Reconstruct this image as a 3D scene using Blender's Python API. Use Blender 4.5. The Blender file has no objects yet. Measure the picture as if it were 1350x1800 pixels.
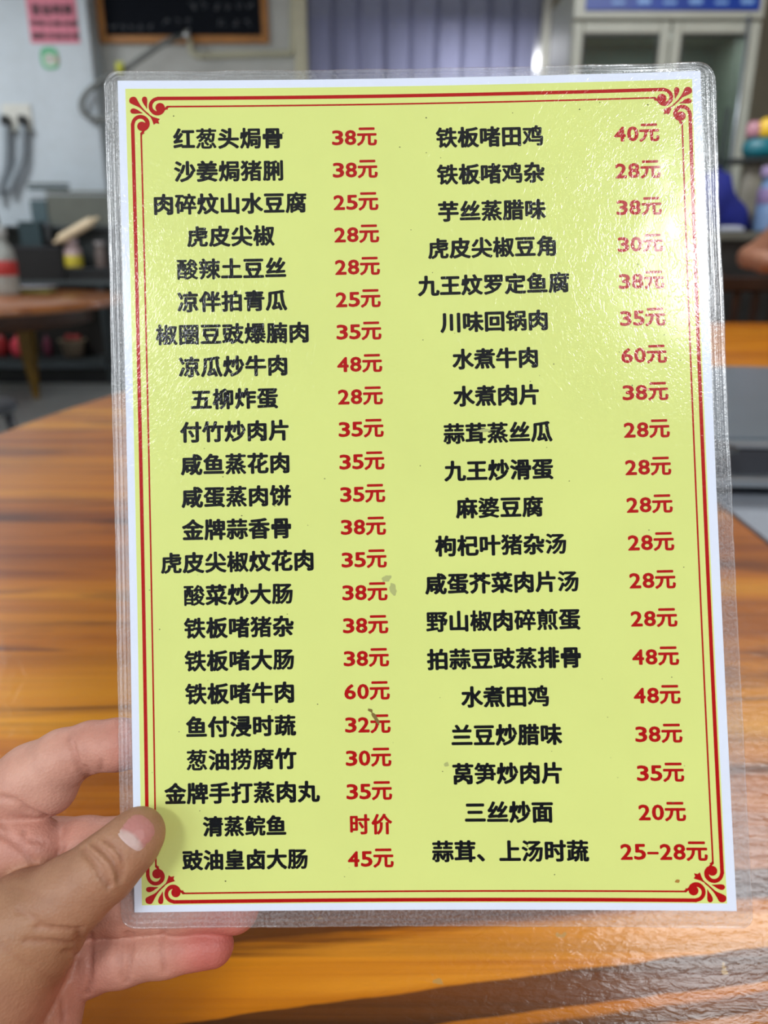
import bpy, bmesh, math, random
import numpy as np
from mathutils import Matrix, Vector, noise

# ---------------------------------------------------------------- camera, light, exposure
S = bpy.context.scene
COL = S.collection
FPX = 1352.0                      # focal length in pixels of the 1350 x 1800 frame
PITCH = math.radians(19.2)
TZ = 0.75                         # top of our table
CAMZ = TZ + 0.32
sp_, cp_ = math.sin(PITCH), math.cos(PITCH)
cd = bpy.data.cameras.new('camera'); cam = bpy.data.objects.new('camera', cd); COL.objects.link(cam)
cam.location = (0, 0, CAMZ); cam.rotation_euler = (math.pi/2 - PITCH, 0, 0)
cd.sensor_fit = 'VERTICAL'; cd.sensor_height = 36.0; cd.lens = 36.0*FPX/1800.0
cd.clip_start = 0.01; cd.clip_end = 60
cd.dof.use_dof = True; cd.dof.focus_distance = 0.288; cd.dof.aperture_fstop = 27.04/3.3
S.camera = cam
CAMM = Matrix.Translation((0, 0, CAMZ)) @ Matrix.Rotation(math.pi/2 - PITCH, 4, 'X')

def lin(r, g, b):
    f = lambda c: (c/255/12.92) if c/255 <= .04045 else ((c/255+.055)/1.055)**2.4
    return (f(r), f(g), f(b))
def area(name, loc, target, sx, sy, power, color=(1, 1, 1)):
    l = bpy.data.lights.new(name, 'AREA'); l.shape = 'RECTANGLE'; l.size = sx; l.size_y = sy
    l.energy = power; l.color = color
    o = bpy.data.objects.new(name, l); COL.objects.link(o); o.location = loc
    o.rotation_euler = (Vector(target)-Vector(loc)).to_track_quat('-Z', 'Y').to_euler()
    return o
w = bpy.data.worlds.new('world'); S.world = w; w.use_nodes = True
w.node_tree.nodes['Background'].inputs[0].default_value = (0.80, 0.90, 1.0, 1)
w.node_tree.nodes['Background'].inputs[1].default_value = 0.45
# daylight through the open shop front, behind and to the left of the table
area('shopfront_daylight', (-3.2, -2.6, 2.0), (0.0, 1.2, 1.0), 2.6, 2.0, 75, (0.90, 0.96, 1.0))
VT = S.view_settings
S.display_settings.display_device = 'sRGB'
VT.view_transform = 'Standard'; VT.look = 'None'; VT.gamma = 1; VT.exposure = -0.18; VT.use_curve_mapping = False

random.seed(7)
rng = np.random.default_rng(5)

def ray(px, py):
    v = Vector(((px-675)/FPX, -(py-900)/FPX, -1)); return CAMM.to_3x3() @ v
def at(px, py, Y):
    "world point seen at a pixel of the photograph, at world depth Y"
    d = ray(px, py); t = Y/d.y; return Vector((d.x*t, Y, CAMZ + d.z*t))
def onz(px, py, z):
    d = ray(px, py); t = (z-CAMZ)/d.z; return Vector((d.x*t, d.y*t, z))

# ---------------------------------------------------------------- helpers
def tag(o, label=None, cat=None, group=None, kind=None):
    if label: o['label'] = label
    if cat: o['category'] = cat
    if group: o['group'] = group
    if kind: o['kind'] = kind
    return o
def link(name, me, mat=None, parent=None, smooth=False):
    o = bpy.data.objects.new(name, me); COL.objects.link(o)
    if mat:
        for m in (mat if isinstance(mat, (list, tuple)) else [mat]): me.materials.append(m)
    if parent: o.parent = parent
    if smooth: me.polygons.foreach_set('use_smooth', [True]*len(me.polygons))
    return o
def pmesh(name, v, f, mat=None, parent=None, smooth=False):
    me = bpy.data.meshes.new(name); me.from_pydata([tuple(p) for p in v], [], f); me.update()
    return link(name, me, mat, parent, smooth)
def empty(name, loc, rz=0):
    o = bpy.data.objects.new(name, None); COL.objects.link(o); o.location = loc; o.rotation_euler = (0, 0, rz)
    o.empty_display_size = .05
    return o
def bmobj(name, bm, mat, parent=None, smooth=False):
    bmesh.ops.recalc_face_normals(bm, faces=bm.faces)
    me = bpy.data.meshes.new(name); bm.to_mesh(me); bm.free()
    return link(name, me, mat, parent, smooth)
def add_box(bm, lo, hi, bev=0.0, seg=2):
    g = bmesh.ops.create_cube(bm, size=1)
    vs = g['verts']
    for v in vs:
        v.co = Vector([(lo[i]+hi[i])/2 + v.co[i]*(hi[i]-lo[i]) for i in range(3)])
    if bev > 0:
        es = list({e for v in vs for e in v.link_edges})
        bmesh.ops.bevel(bm, geom=es, offset=bev, segments=seg, affect='EDGES', profile=.5)
def box(name, lo, hi, mat, parent=None, bev=0.004, seg=2):
    bm = bmesh.new(); add_box(bm, lo, hi, bev, seg); return bmobj(name, bm, mat, parent)
def add_lathe(bm, prof, c=(0, 0, 0), n=32, sx=1, sy=1):
    rings = []
    for r, z in prof:
        if r < 1e-6: rings.append([bm.verts.new((c[0], c[1], c[2]+z))])
        else: rings.append([bm.verts.new((c[0]+sx*r*math.cos(2*math.pi*k/n), c[1]+sy*r*math.sin(2*math.pi*k/n), c[2]+z)) for k in range(n)])
    for a, b in zip(rings, rings[1:]):
        for k in range(n):
            k2 = (k+1) % n
            q = [a[k % len(a)], a[k2 % len(a)], b[k2 % len(b)], b[k % len(b)]]
            u = []
            for x in q:
                if x not in u: u.append(x)
            if len(u) > 2:
                try: bm.faces.new(u)
                except ValueError: pass
def lathe(name, prof, mat, parent=None, c=(0, 0, 0), n=32, smooth=True, **k):
    bm = bmesh.new(); add_lathe(bm, prof, c, n, **k); return bmobj(name, bm, mat, parent, smooth)
def catmull(pts, k=8):
    P = [Vector(p) for p in pts]; P = [2*P[0]-P[1]] + P + [2*P[-1]-P[-2]]; out = []
    for i in range(1, len(P)-2):
        for j in range(k):
            t = j/k
            out.append(.5*((2*P[i]) + (P[i+1]-P[i-1])*t + (2*P[i-1]-5*P[i]+4*P[i+1]-P[i+2])*t*t + (3*P[i]-P[i-1]-3*P[i+1]+P[i+2])*t**3))
    out.append(P[-2]); return out
def add_tube(bm, pts, r, n=10, cap=True):
    rr = r if isinstance(r, (list, tuple)) else [r]*len(pts)
    pts = [Vector(p) for p in pts]; ring = []; ref = None
    for i, p in enumerate(pts):
        t = (pts[min(i+1, len(pts)-1)]-pts[max(i-1, 0)]).normalized()
        if ref is None:
            ref = t.orthogonal().normalized()
        ref = (ref - t*ref.dot(t)).normalized(); b = t.cross(ref)
        ring.append([bm.verts.new(p + (ref*math.cos(2*math.pi*k/n) + b*math.sin(2*math.pi*k/n))*rr[i]) for k in range(n)])
    for a, b in zip(ring, ring[1:]):
        for k in range(n): bm.faces.new((a[k], a[(k+1) % n], b[(k+1) % n], b[k]))
    if cap: bm.faces.new(ring[0][::-1]); bm.faces.new(ring[-1])
def tube(name, pts, r, mat, parent=None, n=10, spline=True):
    bm = bmesh.new(); add_tube(bm, catmull(pts) if spline and len(pts) > 2 else pts, r, n); return bmobj(name, bm, mat, parent, True)

# ---------------------------------------------------------------- materials
class NT:
    def __init__(s, name):
        s.m = bpy.data.materials.new(name); s.m.use_nodes = True; s.t = s.m.node_tree; s.n = s.t.nodes
        s.b = s.n['Principled BSDF']; s.out = s.n['Material Output']
    def new(s, typ, **k):
        nd = s.n.new(typ)
        for a, v in k.items():
            if hasattr(nd, a): setattr(nd, a, v)
            else: nd.inputs[a.replace('_', ' ')].default_value = v
        return nd
    def l(s, a, b): s.t.links.new(a, b)
    def coord(s, scale=(1, 1, 1), rot=(0, 0, 0), src='Object', loc=(0, 0, 0)):
        tc = s.new('ShaderNodeTexCoord'); mp = s.new('ShaderNodeMapping')
        mp.inputs['Scale'].default_value = scale; mp.inputs['Rotation'].default_value = rot; mp.inputs['Location'].default_value = loc
        s.l(tc.outputs[src], mp.inputs['Vector']); return mp.outputs['Vector']
    def noise(s, vec, scale, detail=4, rough=.55, dist=0.0):
        nd = s.new('ShaderNodeTexNoise'); nd.inputs['Scale'].default_value = scale; nd.inputs['Detail'].default_value = detail
        nd.inputs['Roughness'].default_value = rough; nd.inputs['Distortion'].default_value = dist
        s.l(vec, nd.inputs['Vector']); return nd.outputs['Fac']
    def ramp(s, fac, stops):
        nd = s.new('ShaderNodeValToRGB'); e = nd.color_ramp.elements
        while len(e) < len(stops): e.new(.5)
        for i, (p, c) in enumerate(stops):
            e[i].position = p; e[i].color = (*c, 1) if len(c) == 3 else c
        s.l(fac, nd.inputs['Fac']); return nd.outputs['Color']
    def mix(s, fac, a, b, mode='MIX'):
        nd = s.new('ShaderNodeMixRGB'); nd.blend_type = mode
        for v, i in ((fac, 0), (a, 1), (b, 2)):
            if hasattr(v, 'links'): s.l(v, nd.inputs[i])
            elif isinstance(v, (int, float)): nd.inputs[i].default_value = v if i == 0 else (v, v, v, 1)
            else: nd.inputs[i].default_value = (*v, 1)
        return nd.outputs[0]
    def math(s, op, a, b=0.0, c=0.0, clamp=False):
        nd = s.new('ShaderNodeMath'); nd.operation = op; nd.use_clamp = clamp
        for v, i in ((a, 0), (b, 1), (c, 2)):
            if hasattr(v, 'links'): s.l(v, nd.inputs[i])
            else: nd.inputs[i].default_value = v
        return nd.outputs[0]
    def bump(s, h, strength=.3, dist=.001, inp=None):
        nd = s.new('ShaderNodeBump'); nd.inputs['Strength'].default_value = strength; nd.inputs['Distance'].default_value = dist
        s.l(h, nd.inputs['Height']); s.l(nd.outputs[0], inp or s.b.inputs['Normal']); return nd
def M(name, col, rough=.5, metal=0.0, var=.06, vscale=9, bump=0.0, spec=.5, trans=0.0, coat=0.0, emit=None, alpha=1):
    t = NT(name); b = t.b
    c = lin(*col); v = t.noise(t.coord(), vscale)
    t.l(t.ramp(v, [(.3, tuple(x*(1-var) for x in c)), (.7, tuple(min(1, x*(1+var)) for x in c))]), b.inputs['Base Color'])
    b.inputs['Roughness'].default_value = rough; b.inputs['Metallic'].default_value = metal
    b.inputs['Specular IOR Level'].default_value = spec; b.inputs['Transmission Weight'].default_value = trans
    b.inputs['Coat Weight'].default_value = coat; b.inputs['Coat Roughness'].default_value = .1
    if bump: t.bump(t.noise(t.coord(), vscale*6), bump, .002)
    if emit:
        b.inputs['Emission Color'].default_value = (*lin(*emit[0]), 1); b.inputs['Emission Strength'].default_value = emit[1]
    return t.m

def wood_table():
    t = NT('varnished_pine_tabletop'); b = t.b
    W1 = t.coord((0.55, 9, 3), (0, 0, math.radians(-5)))
    W2 = t.coord((1.4, 60, 8), (0, 0, math.radians(-5)))
    W3 = t.coord((2.2, 17, 8), (0, 0, math.radians(-4)), loc=(3.1, 1.7, 0))
    n1 = t.noise(W1, 1.0, 5, .6, .5); n2 = t.noise(W2, 1.0, 4, .6, .4); n3 = t.noise(W3, 1.0, 5, .6, 1.0)
    base = t.ramp(n1, [(.30, lin(128, 62, 6)), (.44, lin(176, 98, 8)), (.56, lin(202, 124, 12)), (.72, lin(222, 150, 22))])
    fine = t.ramp(n2, [(.3, (.58, .54, .48)), (.52, (1, 1, 1))])
    c = t.mix(.75, base, fine, 'MULTIPLY')
    # dark heartwood flecks and streaks
    c = t.mix(t.ramp(n3, [(.56, (0, 0, 0)), (.70, (1, 1, 1))]), c, lin(80, 36, 12))
    # the heartwood bands in the boards nearest the camera: band(y) in table coordinates
    tc = t.new('ShaderNodeTexCoord'); sx = t.new('ShaderNodeSeparateXYZ'); t.l(tc.outputs['Object'], sx.inputs[0])
    X, Y = sx.outputs[0], sx.outputs[1]
    wob = t.noise(t.coord((9, 9, 9)), 1.0, 4, .6, .3); wob = t.math('MULTIPLY', t.math('SUBTRACT', wob, .5), .010)
    yy = t.math('SUBTRACT', t.math('ADD', Y, wob), t.math('MULTIPLY_ADD', X, .118, .2725))
    d = t.math('MULTIPLY', t.math('DIVIDE', t.math('SUBTRACT', .016, t.math('ABSOLUTE', yy)), .004, clamp=True), .7)
    d = t.math('MULTIPLY', d, t.math('MULTIPLY_ADD', X, 16.0, 1.3, clamp=True))
    c = t.mix(d, c, t.mix(t.ramp(n2, [(.35, (0, 0, 0)), (.6, (1, 1, 1))]), lin(186, 104, 16), lin(222, 144, 34)))
    d = t.math('MULTIPLY', t.math('MULTIPLY_ADD', X, -18.0, -1.1, clamp=True), t.math('MULTIPLY_ADD', Y, -30.0, 9.0, clamp=True))  # near left darkened: shade below the hand, put into the wood colour
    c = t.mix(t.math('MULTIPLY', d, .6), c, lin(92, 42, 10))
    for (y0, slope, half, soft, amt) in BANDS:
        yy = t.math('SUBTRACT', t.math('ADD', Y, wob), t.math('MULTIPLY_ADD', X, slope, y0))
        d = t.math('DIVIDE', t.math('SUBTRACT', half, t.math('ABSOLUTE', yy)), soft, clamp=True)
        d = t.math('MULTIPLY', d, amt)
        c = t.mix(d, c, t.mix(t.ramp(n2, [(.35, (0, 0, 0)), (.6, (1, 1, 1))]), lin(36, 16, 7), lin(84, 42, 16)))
    # worn-through spots in the varnish
    sp = t.noise(t.coord((1, 1.3, 1)), 42, 3, .6, .8)
    near = t.math('MULTIPLY', t.math('LESS_THAN', Y, .36), t.ramp(sp, [(.67, (0, 0, 0)), (.69, (1, 1, 1))]))
    c = t.mix(t.math('MULTIPLY', near, .75), c, lin(176, 142, 84))
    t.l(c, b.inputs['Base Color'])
    b.inputs['Roughness'].default_value = .35; b.inputs['Specular IOR Level'].default_value = .2
    b.inputs['Coat Weight'].default_value = .36; b.inputs['Coat Roughness'].default_value = .12; b.inputs['Coat IOR'].default_value = 1.42
    h = t.mix(.5, t.noise(t.coord((.8, 1.6, 1)), 160, 3, .6, .6), t.noise(t.coord((.6, 2.2, 1)), 38, 4, .6, 1.5))
    bp = t.bump(h, .55, .0012); t.l(bp.outputs[0], b.inputs['Coat Normal'])
    return t.m
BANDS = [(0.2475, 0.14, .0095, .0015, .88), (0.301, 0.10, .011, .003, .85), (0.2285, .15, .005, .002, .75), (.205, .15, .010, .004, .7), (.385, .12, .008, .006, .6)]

def skin_mat(name='skin', attr=True):
    t = NT(name); b = t.b
    if attr:
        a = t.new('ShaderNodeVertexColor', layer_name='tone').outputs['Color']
    else:
        a = t.ramp(t.noise(t.coord(), 8), [(.3, lin(128, 86, 64)), (.7, lin(146, 102, 78))])
    n = t.noise(t.coord(), 90, 4, .6); n2 = t.noise(t.coord(), 380, 3, .6)
    c = t.mix(1.0, a, t.ramp(n, [(.35, (.90, .86, .86)), (.65, (1.05, 1.04, 1.04))]), 'MULTIPLY')
    t.l(c, b.inputs['Base Color'])
    b.inputs['Roughness'].default_value = .50; b.inputs['Specular IOR Level'].default_value = .35
    b.inputs['Subsurface Weight'].default_value = .15; b.inputs['Subsurface Radius'].default_value = (1, .35, .2); b.inputs['Subsurface Scale'].default_value = .002
    v = t.new('ShaderNodeTexVoronoi'); v.inputs['Scale'].default_value = 900; t.l(t.coord(), v.inputs['Vector'])
    h = t.mix(.5, n2, v.outputs['Distance']); t.bump(h, .5, .0005)
    return t.m

def film_mat(name, haze, rough, bstr, bdist, border):
    "clear laminating film: transparent sheet with a glossy face"
    t = NT(name); t.n.remove(t.b)
    tr = t.new('ShaderNodeBsdfTransparent'); tr.inputs[0].default_value = (.97, .975, .98, 1)
    gl = t.new('ShaderNodeBsdfGlossy'); gl.inputs['Roughness'].default_value = rough; gl.inputs['Color'].default_value = (1, 1, 1, 1)
    df = t.new('ShaderNodeBsdfDiffuse'); df.inputs[0].default_value = (.72, .75, .80, 1)
    lw = t.new('ShaderNodeLayerWeight'); lw.inputs['Blend'].default_value = .5
    if border:
        h = t.mix(.5, t.noise(t.coord((1, 1, 1)), 900, 3, .7), t.noise(t.coord((1, .25, 1)), 260, 3, .6))
        gr = t.noise(t.coord(), 1100, 2, .7)
    else:
        vo = t.new('ShaderNodeTexVoronoi'); vo.feature = 'DISTANCE_TO_EDGE'; vo.inputs['Scale'].default_value = 170
        wv = t.new('ShaderNodeMapping'); wv.inputs['Scale'].default_value = (1, .45, 1); wv.inputs['Rotation'].default_value = (0, 0, .6)
        tc = t.new('ShaderNodeTexCoord')
        dn = t.mix(.02, tc.outputs['Object'], t.new('ShaderNodeTexNoise', Scale=60.0).outputs['Color'])
        t.l(dn, wv.inputs['Vector']); t.l(wv.outputs[0], vo.inputs['Vector'])
        h = t.mix(.35, t.noise(t.coord((1, .6, 1), (0, 0, .5)), 110, 4, .65, 1.2), t.ramp(vo.outputs['Distance'], [(0, (0, 0, 0)), (.12, (1, 1, 1))]))
        gr = None
    for sh in (gl,):
        bp = t.new('ShaderNodeBump'); bp.inputs['Strength'].default_value = bstr; bp.inputs['Distance'].default_value = bdist
        t.l(h, bp.inputs['Height']); t.l(bp.outputs[0], sh.inputs['Normal'])
    f5 = t.math('POWER', lw.outputs['Facing'], 5.0); fac = t.math('MULTIPLY_ADD', f5, .7, .036 if not border else .08)
    m1 = t.new('ShaderNodeMixShader'); t.l(fac, m1.inputs[0]); t.l(tr.outputs[0], m1.inputs[1]); t.l(gl.outputs[0], m1.inputs[2])
    m2 = t.new('ShaderNodeMixShader'); m2.inputs[0].default_value = haze
    if gr is not None:
        t.l(t.math('MULTIPLY', t.ramp(gr, [(.42, (.4, .4, .4)), (.68, (1.7, 1.7, 1.7))]), haze), m2.inputs[0])
    t.l(m1.outputs[0], m2.inputs[1]); t.l(df.outputs[0], m2.inputs[2]); t.l(m2.outputs[0], t.out.inputs['Surface'])
    return t.m

def paint_wall(name, col, rough=.6):
    t = NT(name)
    c = lin(*col); n = t.noise(t.coord(), 1.3, 6); n2 = t.noise(t.coord(), 14, 4)
    a = t.ramp(n, [(.3, tuple(x*.90 for x in c)), (.7, tuple(min(1, x*1.05) for x in c))])
    t.l(t.mix(.5, a, t.ramp(n2, [(.35, (.92, .92, .90)), (.6, (1, 1, 1))]), 'MULTIPLY'), t.b.inputs['Base Color'])
    t.b.inputs['Roughness'].default_value = rough; t.bump(n2, .1, .003)
    return t.m

def strip_mat():
    t = NT('curtain_vinyl'); t.b.inputs['Base Color'].default_value = (*lin(166, 168, 190), 1)
    t.b.inputs['Roughness'].default_value = .25
    tl = t.new('ShaderNodeBsdfTranslucent'); tl.inputs[0].default_value = (*lin(176, 178, 206), 1)
    tr = t.new('ShaderNodeBsdfTransparent')
    m = t.new('ShaderNodeMixShader'); m.inputs[0].default_value = .5; t.l(t.b.outputs[0], m.inputs[1]); t.l(tl.outputs[0], m.inputs[2])
    m2 = t.new('ShaderNodeMixShader'); m2.inputs[0].default_value = .3; t.l(m.outputs[0], m2.inputs[1]); t.l(tr.outputs[0], m2.inputs[2])
    t.l(m2.outputs[0], t.out.inputs['Surface']); return t.m
def glass_mat(name, tint, fac=.12):
    t = NT(name); t.n.remove(t.b)
    tr = t.new('ShaderNodeBsdfTransparent'); tr.inputs[0].default_value = (*tint, 1)
    gl = t.new('ShaderNodeBsdfGlossy'); gl.inputs['Roughness'].default_value = .06
    m = t.new('ShaderNodeMixShader'); m.inputs[0].default_value = fac
    t.l(tr.outputs[0], m.inputs[1]); t.l(gl.outputs[0], m.inputs[2]); t.l(m.outputs[0], t.out.inputs['Surface']); return t.m

# ---------------------------------------------------------------- the room
m_floor = paint_wall('grey_floor', (186, 192, 192), .45)
m_wall = paint_wall('back_wall_paint', (196, 198, 194)); m_pillar = paint_wall('pillar_paint', (196, 206, 214))
m_ceil = paint_wall('ceiling_paint', (205, 205, 200)); m_beige = paint_wall('beige_wall', (150, 142, 122))
XL, XR, YB, YF, CH = -5.2, 5.4, 6.9, -3.6, 3.3
tag(box('floor', (XL-.2, YF, -.12), (XR+.2, YB+2.6, 0), m_floor, bev=0), kind='structure')
tag(box('ceiling', (XL-.2, YF, CH), (XR+.2, YB+2.6, CH+.12), m_ceil, bev=0), kind='structure')
tag(box('wall_left', (XL-.2, 0.8, 0), (XL, YB+2.6, CH), m_wall, bev=0), kind='structure')
tag(box('wall_right', (XR, YF, 0), (XR+.2, YB+2.6, CH), m_wall, bev=0), kind='structure')
dL, dR = at(540, 60, YB).x, at(952, 60, YB).x          # doorway to the kitchen
tag(box('wall_unseen_dark', (-1.2, YF-.15, 0), (XR, YF, CH), M('dark_reflection_wall', (48, 46, 44), .7), bev=0), kind='structure')  # unseen wall added behind the camera, dark to keep film reflections low
bm = bmesh.new()
add_box(bm, (XL, YB, 0), (dL, YB+.15, CH)); add_box(bm, (dL, YB, 3.05), (dR, YB+.15, CH))
tag(bmobj('wall_back', bm, m_wall), kind='structure')
tag(box('wall_back_right', (dR, YB-.06, 0), (XR, YB+.15, CH), m_beige, bev=0), kind='structure')
tag(box('wall_kitchen', (XL, YB+2.4, 0), (XR, YB+2.6, CH), M('kitchen_tile', (196, 198, 222), .3), bev=0), kind='structure')
m_cream = M('cream_trim', (206, 202, 176), .5)
tag(box('trim_1', (dL-.10, YB-.05, 0), (dL+.0, YB+.17, 3.05), m_cream), kind='structure')
tag(box('trim_2', (dR-.02, YB-.12, 0), (dR+.05, YB+.17, 3.05), M('satin_door_jamb', (150, 148, 140), .25, .6)), kind='structure')
# pillar on the left, standing forward of the back wall
pY = 6.66; pR = at(157, 60, pY).x
tag(box('wall_pillar', (XL, pY, 0), (pR, YB, CH), m_pillar, bev=.01), kind='structure')
l = area('kitchen_lamp', (dR-.5, YB+1.1, 2.7), (dR-.55, YB+.9, 0), .5, 1.0, 80, (.94, .95, 1.0))

# ceiling luminaires: real panels the film and the varnish mirror
m_lum = M('lamp_housing', (225, 225, 222), .4)
def luminaire(x, y, sx, sy, power, label, rz=0.0):
    t = empty('ceiling_light', (x, y, CH), rz)
    tag(t, label, 'ceiling light', 'ceiling panel lights')
    bm = bmesh.new(); e = .03
    for lo, hi in (((-sx/2-e, -sy/2-e, -.05), (sx/2+e, -sy/2, 0)), ((-sx/2-e, sy/2, -.05), (sx/2+e, sy/2+e, 0)),
                   ((-sx/2-e, -sy/2, -.05), (-sx/2, sy/2, 0)), ((sx/2, -sy/2, -.05), (sx/2+e, sy/2, 0))): add_box(bm, lo, hi)
    bmobj('frame', bm, m_lum, t)
    l = area('ceiling_light_lamp', (0, 0, -.03), (0, 0, -1), sx, sy, power, (.93, .97, 1.0)); l.parent = t
    l.rotation_euler = (0, 0, 0)
luminaire(1.50, -2.15, .75, .95, 122, 'white ceiling panel light behind the photographer on the right')
luminaire(-1.65, -2.7, .7, 1.1, 90, 'white ceiling panel light behind the photographer on the left')
luminaire(1.55, 2.75, 1.0, 1.1, 85, 'white ceiling panel light above the far side of the big table')
luminaire(-3.4, 4.7, .7, 1.2, 80, 'white ceiling panel light above the smaller table')

# ---------------------------------------------------------------- our big round table
TC = Vector((1.63, 1.07)); TR = 2.35
tab = empty('round_table', (TC.x, TC.y, 0))
tag(tab, 'large varnished pine round table with orange-brown streaky top, nearest the camera', 'table')
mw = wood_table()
bm = bmesh.new(); N = 160
prof = [(0, TZ), (.8*TR, TZ), (TR-.02, TZ), (TR-.006, TZ-.004), (TR, TZ-.016), (TR, TZ-.034), (TR-.008, TZ-.046), (0, TZ-.046)]
add_lathe(bm, prof, (TC.x, TC.y, 0), N)
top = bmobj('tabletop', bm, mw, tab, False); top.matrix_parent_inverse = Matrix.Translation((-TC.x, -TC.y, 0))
m_dkw = M('dark_stained_wood', (74, 40, 20), .4, var=.2)
lathe('apron', [(TR-.35, TZ-.046), (TR-.35, TZ-.13), (TR-.38, TZ-.13), (TR-.38, TZ-.046)], m_dkw, tab, n=64)
for k in range(6):
    a = k*math.pi/3+.3
    bm = bmesh.new(); add_tube(bm, [(math.cos(a)*1.75, math.sin(a)*1.75, TZ-.046), (math.cos(a)*1.82, math.sin(a)*1.82, 0)], [.045, .03], 12); bmobj('leg', bm, m_dkw, tab, True)

# ---------------------------------------------------------------- the laminated menu
# sheet coordinates: u, v in mm from the paper's centre, d the sheet's slight dish towards the reader
P = [-0.027713973666153954, -0.016245213541533667, 0.023413588912199808, 12.898686322134974, 8.624251593432408, -276.0426786199547, 1.434942401709711, 1.758319471195491, -2.7770273777222907]
rv = Vector(P[:3]); MM = CAMM @ Matrix.Translation(Vector(P[3:6])/1000) @ Matrix.Rotation(rv.length, 4, rv.normalized())
def dish(u, v):
    a = u/105.; b = v/148.5; return P[6]*a*a + P[7]*b*b + P[8]*a*b
menu = empty('menu', (0, 0, 0)); menu.matrix_world = MM
tag(menu, 'laminated yellow restaurant menu with red prices, held up over the table', 'menu')
m_white = M('white_paper', (226, 234, 250), .55, spec=.06, var=.015, vscale=40)
m_yel = M('yellow_print', (220, 230, 138), .55, spec=.06, var=.02, vscale=25)
m_red = M('red_print', (178, 10, 12), .5, spec=.06, var=.03)
m_blk = M('black_print', (10, 13, 18), .5, spec=.06, var=.05)
def sheet(name, u0, u1, v0, v1, off, thick, mat, parent, nu=24, nv=32):
    v = []; f = []
    for s in (off, off-thick):
        for j in range(nv+1):
            for i in range(nu+1):
                u = u0+(u1-u0)*i/nu; vv = v0+(v1-v0)*j/nv; v.append((u/1000, vv/1000, (dish(u, vv)+s)/1000))
    K = (nu+1)*(nv+1)
    for j in range(nv):
        for i in range(nu):
            a = j*(nu+1)+i; f.append((a, a+1, a+nu+2, a+nu+1)); f.append((K+a, K+a+nu+1, K+a+nu+2, K+a+1))
    for j in range(nv):
        a = j*(nu+1); f.append((a, a+nu+1, K+a+nu+1, K+a)); a += nu; f.append((a, K+a, K+a+nu+1, a+nu+1))
    for i in range(nu):
        a = i; f.append((a, K+a, K+a+1, a+1)); a += nv*(nu+1); f.append((a, a+1, K+a+1, K+a))
    return pmesh(name, v, f, mat, parent, False)
paper = sheet('paper', -105, 105, -148.5, 148.5, 0, .12, m_white, menu)
sheet('yellow_panel', -102.3, 101.9, -146.0, 145.6, .025, .015, m_yel, paper)
def flat_poly_bm(bm, polys, off):
    for pl in polys:
        vs = [bm.verts.new((u/1000, v/1000, (dish(u, v)+off)/1000)) for u, v in pl]
        try: bm.faces.new(vs)
        except ValueError: pass
# frame: thick and thin rule with a scrollwork ornament in each corner
FX0, FX1, FY0, FY1 = -100.05, 100.75, -145.0, 142.1
def strip_line(bm, a, b, hw, off=.04, n=30):
    (x0, y0), (x1, y1) = a, b; L = math.hypot(x1-x0, y1-y0); nx, ny = -(y1-y0)/L*hw, (x1-x0)/L*hw
    for i in range(n):
        s, e = i/n, (i+1)/n
        p = (x0+(x1-x0)*s, y0+(y1-y0)*s); q = (x0+(x1-x0)*e, y0+(y1-y0)*e)
        flat_poly_bm(bm, [[(p[0]+nx, p[1]+ny), (p[0]-nx, p[1]-ny), (q[0]-nx, q[1]-ny), (q[0]+nx, q[1]+ny)]], off)
Z = 44.0   # ornament traced at 44 units per mm, origin where the two thick rules would cross
cut = (985-547)/Z; ti = 2.93
for a, b in (((FX0+9.0, FY1), (FX1-9.0, FY1)), ((FX0+9.0, FY0), (FX1-9.0, FY0)), ((FX0, FY0+9.0), (FX0, FY1-9.0)), ((FX1, FY0+9.0), (FX1, FY1-9.0))):
    bm = bmesh.new(); strip_line(bm, a, b, .64); bmobj('thick_rule', bm, m_red, paper)
for a, b in (((FX0+12.4, FY1-ti), (FX1-12.4, FY1-ti)), ((FX0+12.4, FY0+ti), (FX1-12.4, FY0+ti)), ((FX0+ti, FY0+12.4), (FX0+ti, FY1-12.4)), ((FX1-ti, FY0+12.4), (FX1-ti, FY1-12.4))):
    bm = bmesh.new(); strip_line(bm, a, b, .30); bmobj('thin_rule', bm, m_red, paper)
def ribbon(pts, hw, k=6):
    c = catmull([(x, y, w_) for (x, y), w_ in zip(pts, hw)], k); out = []
    Ls, Rs = [], []
    for i, p in enumerate(c):
        q0, q1 = c[max(i-1, 0)], c[min(i+1, len(c)-1)]; tx, ty = q1.x-q0.x, q1.y-q0.y; L = math.hypot(tx, ty) or 1
        nx, ny = -ty/L*p.z, tx/L*p.z; Ls.append((p.x+nx, p.y+ny)); Rs.append((p.x-nx, p.y-ny))
    return [[Ls[i], Rs[i], Rs[i+1], Ls[i+1]] for i in range(len(Ls)-1)]
def smooth_poly(pts, k=5):
    n = len(pts); out = []
    for i in range(n):
        p0, p1, p2, p3 = [Vector((*pts[(i+j) % n], 0)) for j in (-1, 0, 1, 2)]
        for j in range(k):
            t = j/k; q = .5*((2*p1)+(p2-p0)*t+(2*p0-5*p1+4*p2-p3)*t*t+(3*p1-p0-3*p2+p3)*t**3); out.append((q.x, q.y))
    return out
orn = []
half = ribbon([(545+9.0*Z+4, 667), (960, 667), (895, 688), (850, 733), (834, 790), (850, 848), (900, 892), (962, 898), (1012, 868), (1035, 830)], [28, 28, 28, 29, 30, 31, 34, 34, 34, 26])
half += [[(985+74*math.cos(a/24*2*math.pi), 812+74*math.sin(a/24*2*math.pi)) for a in range(24)]]
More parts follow.
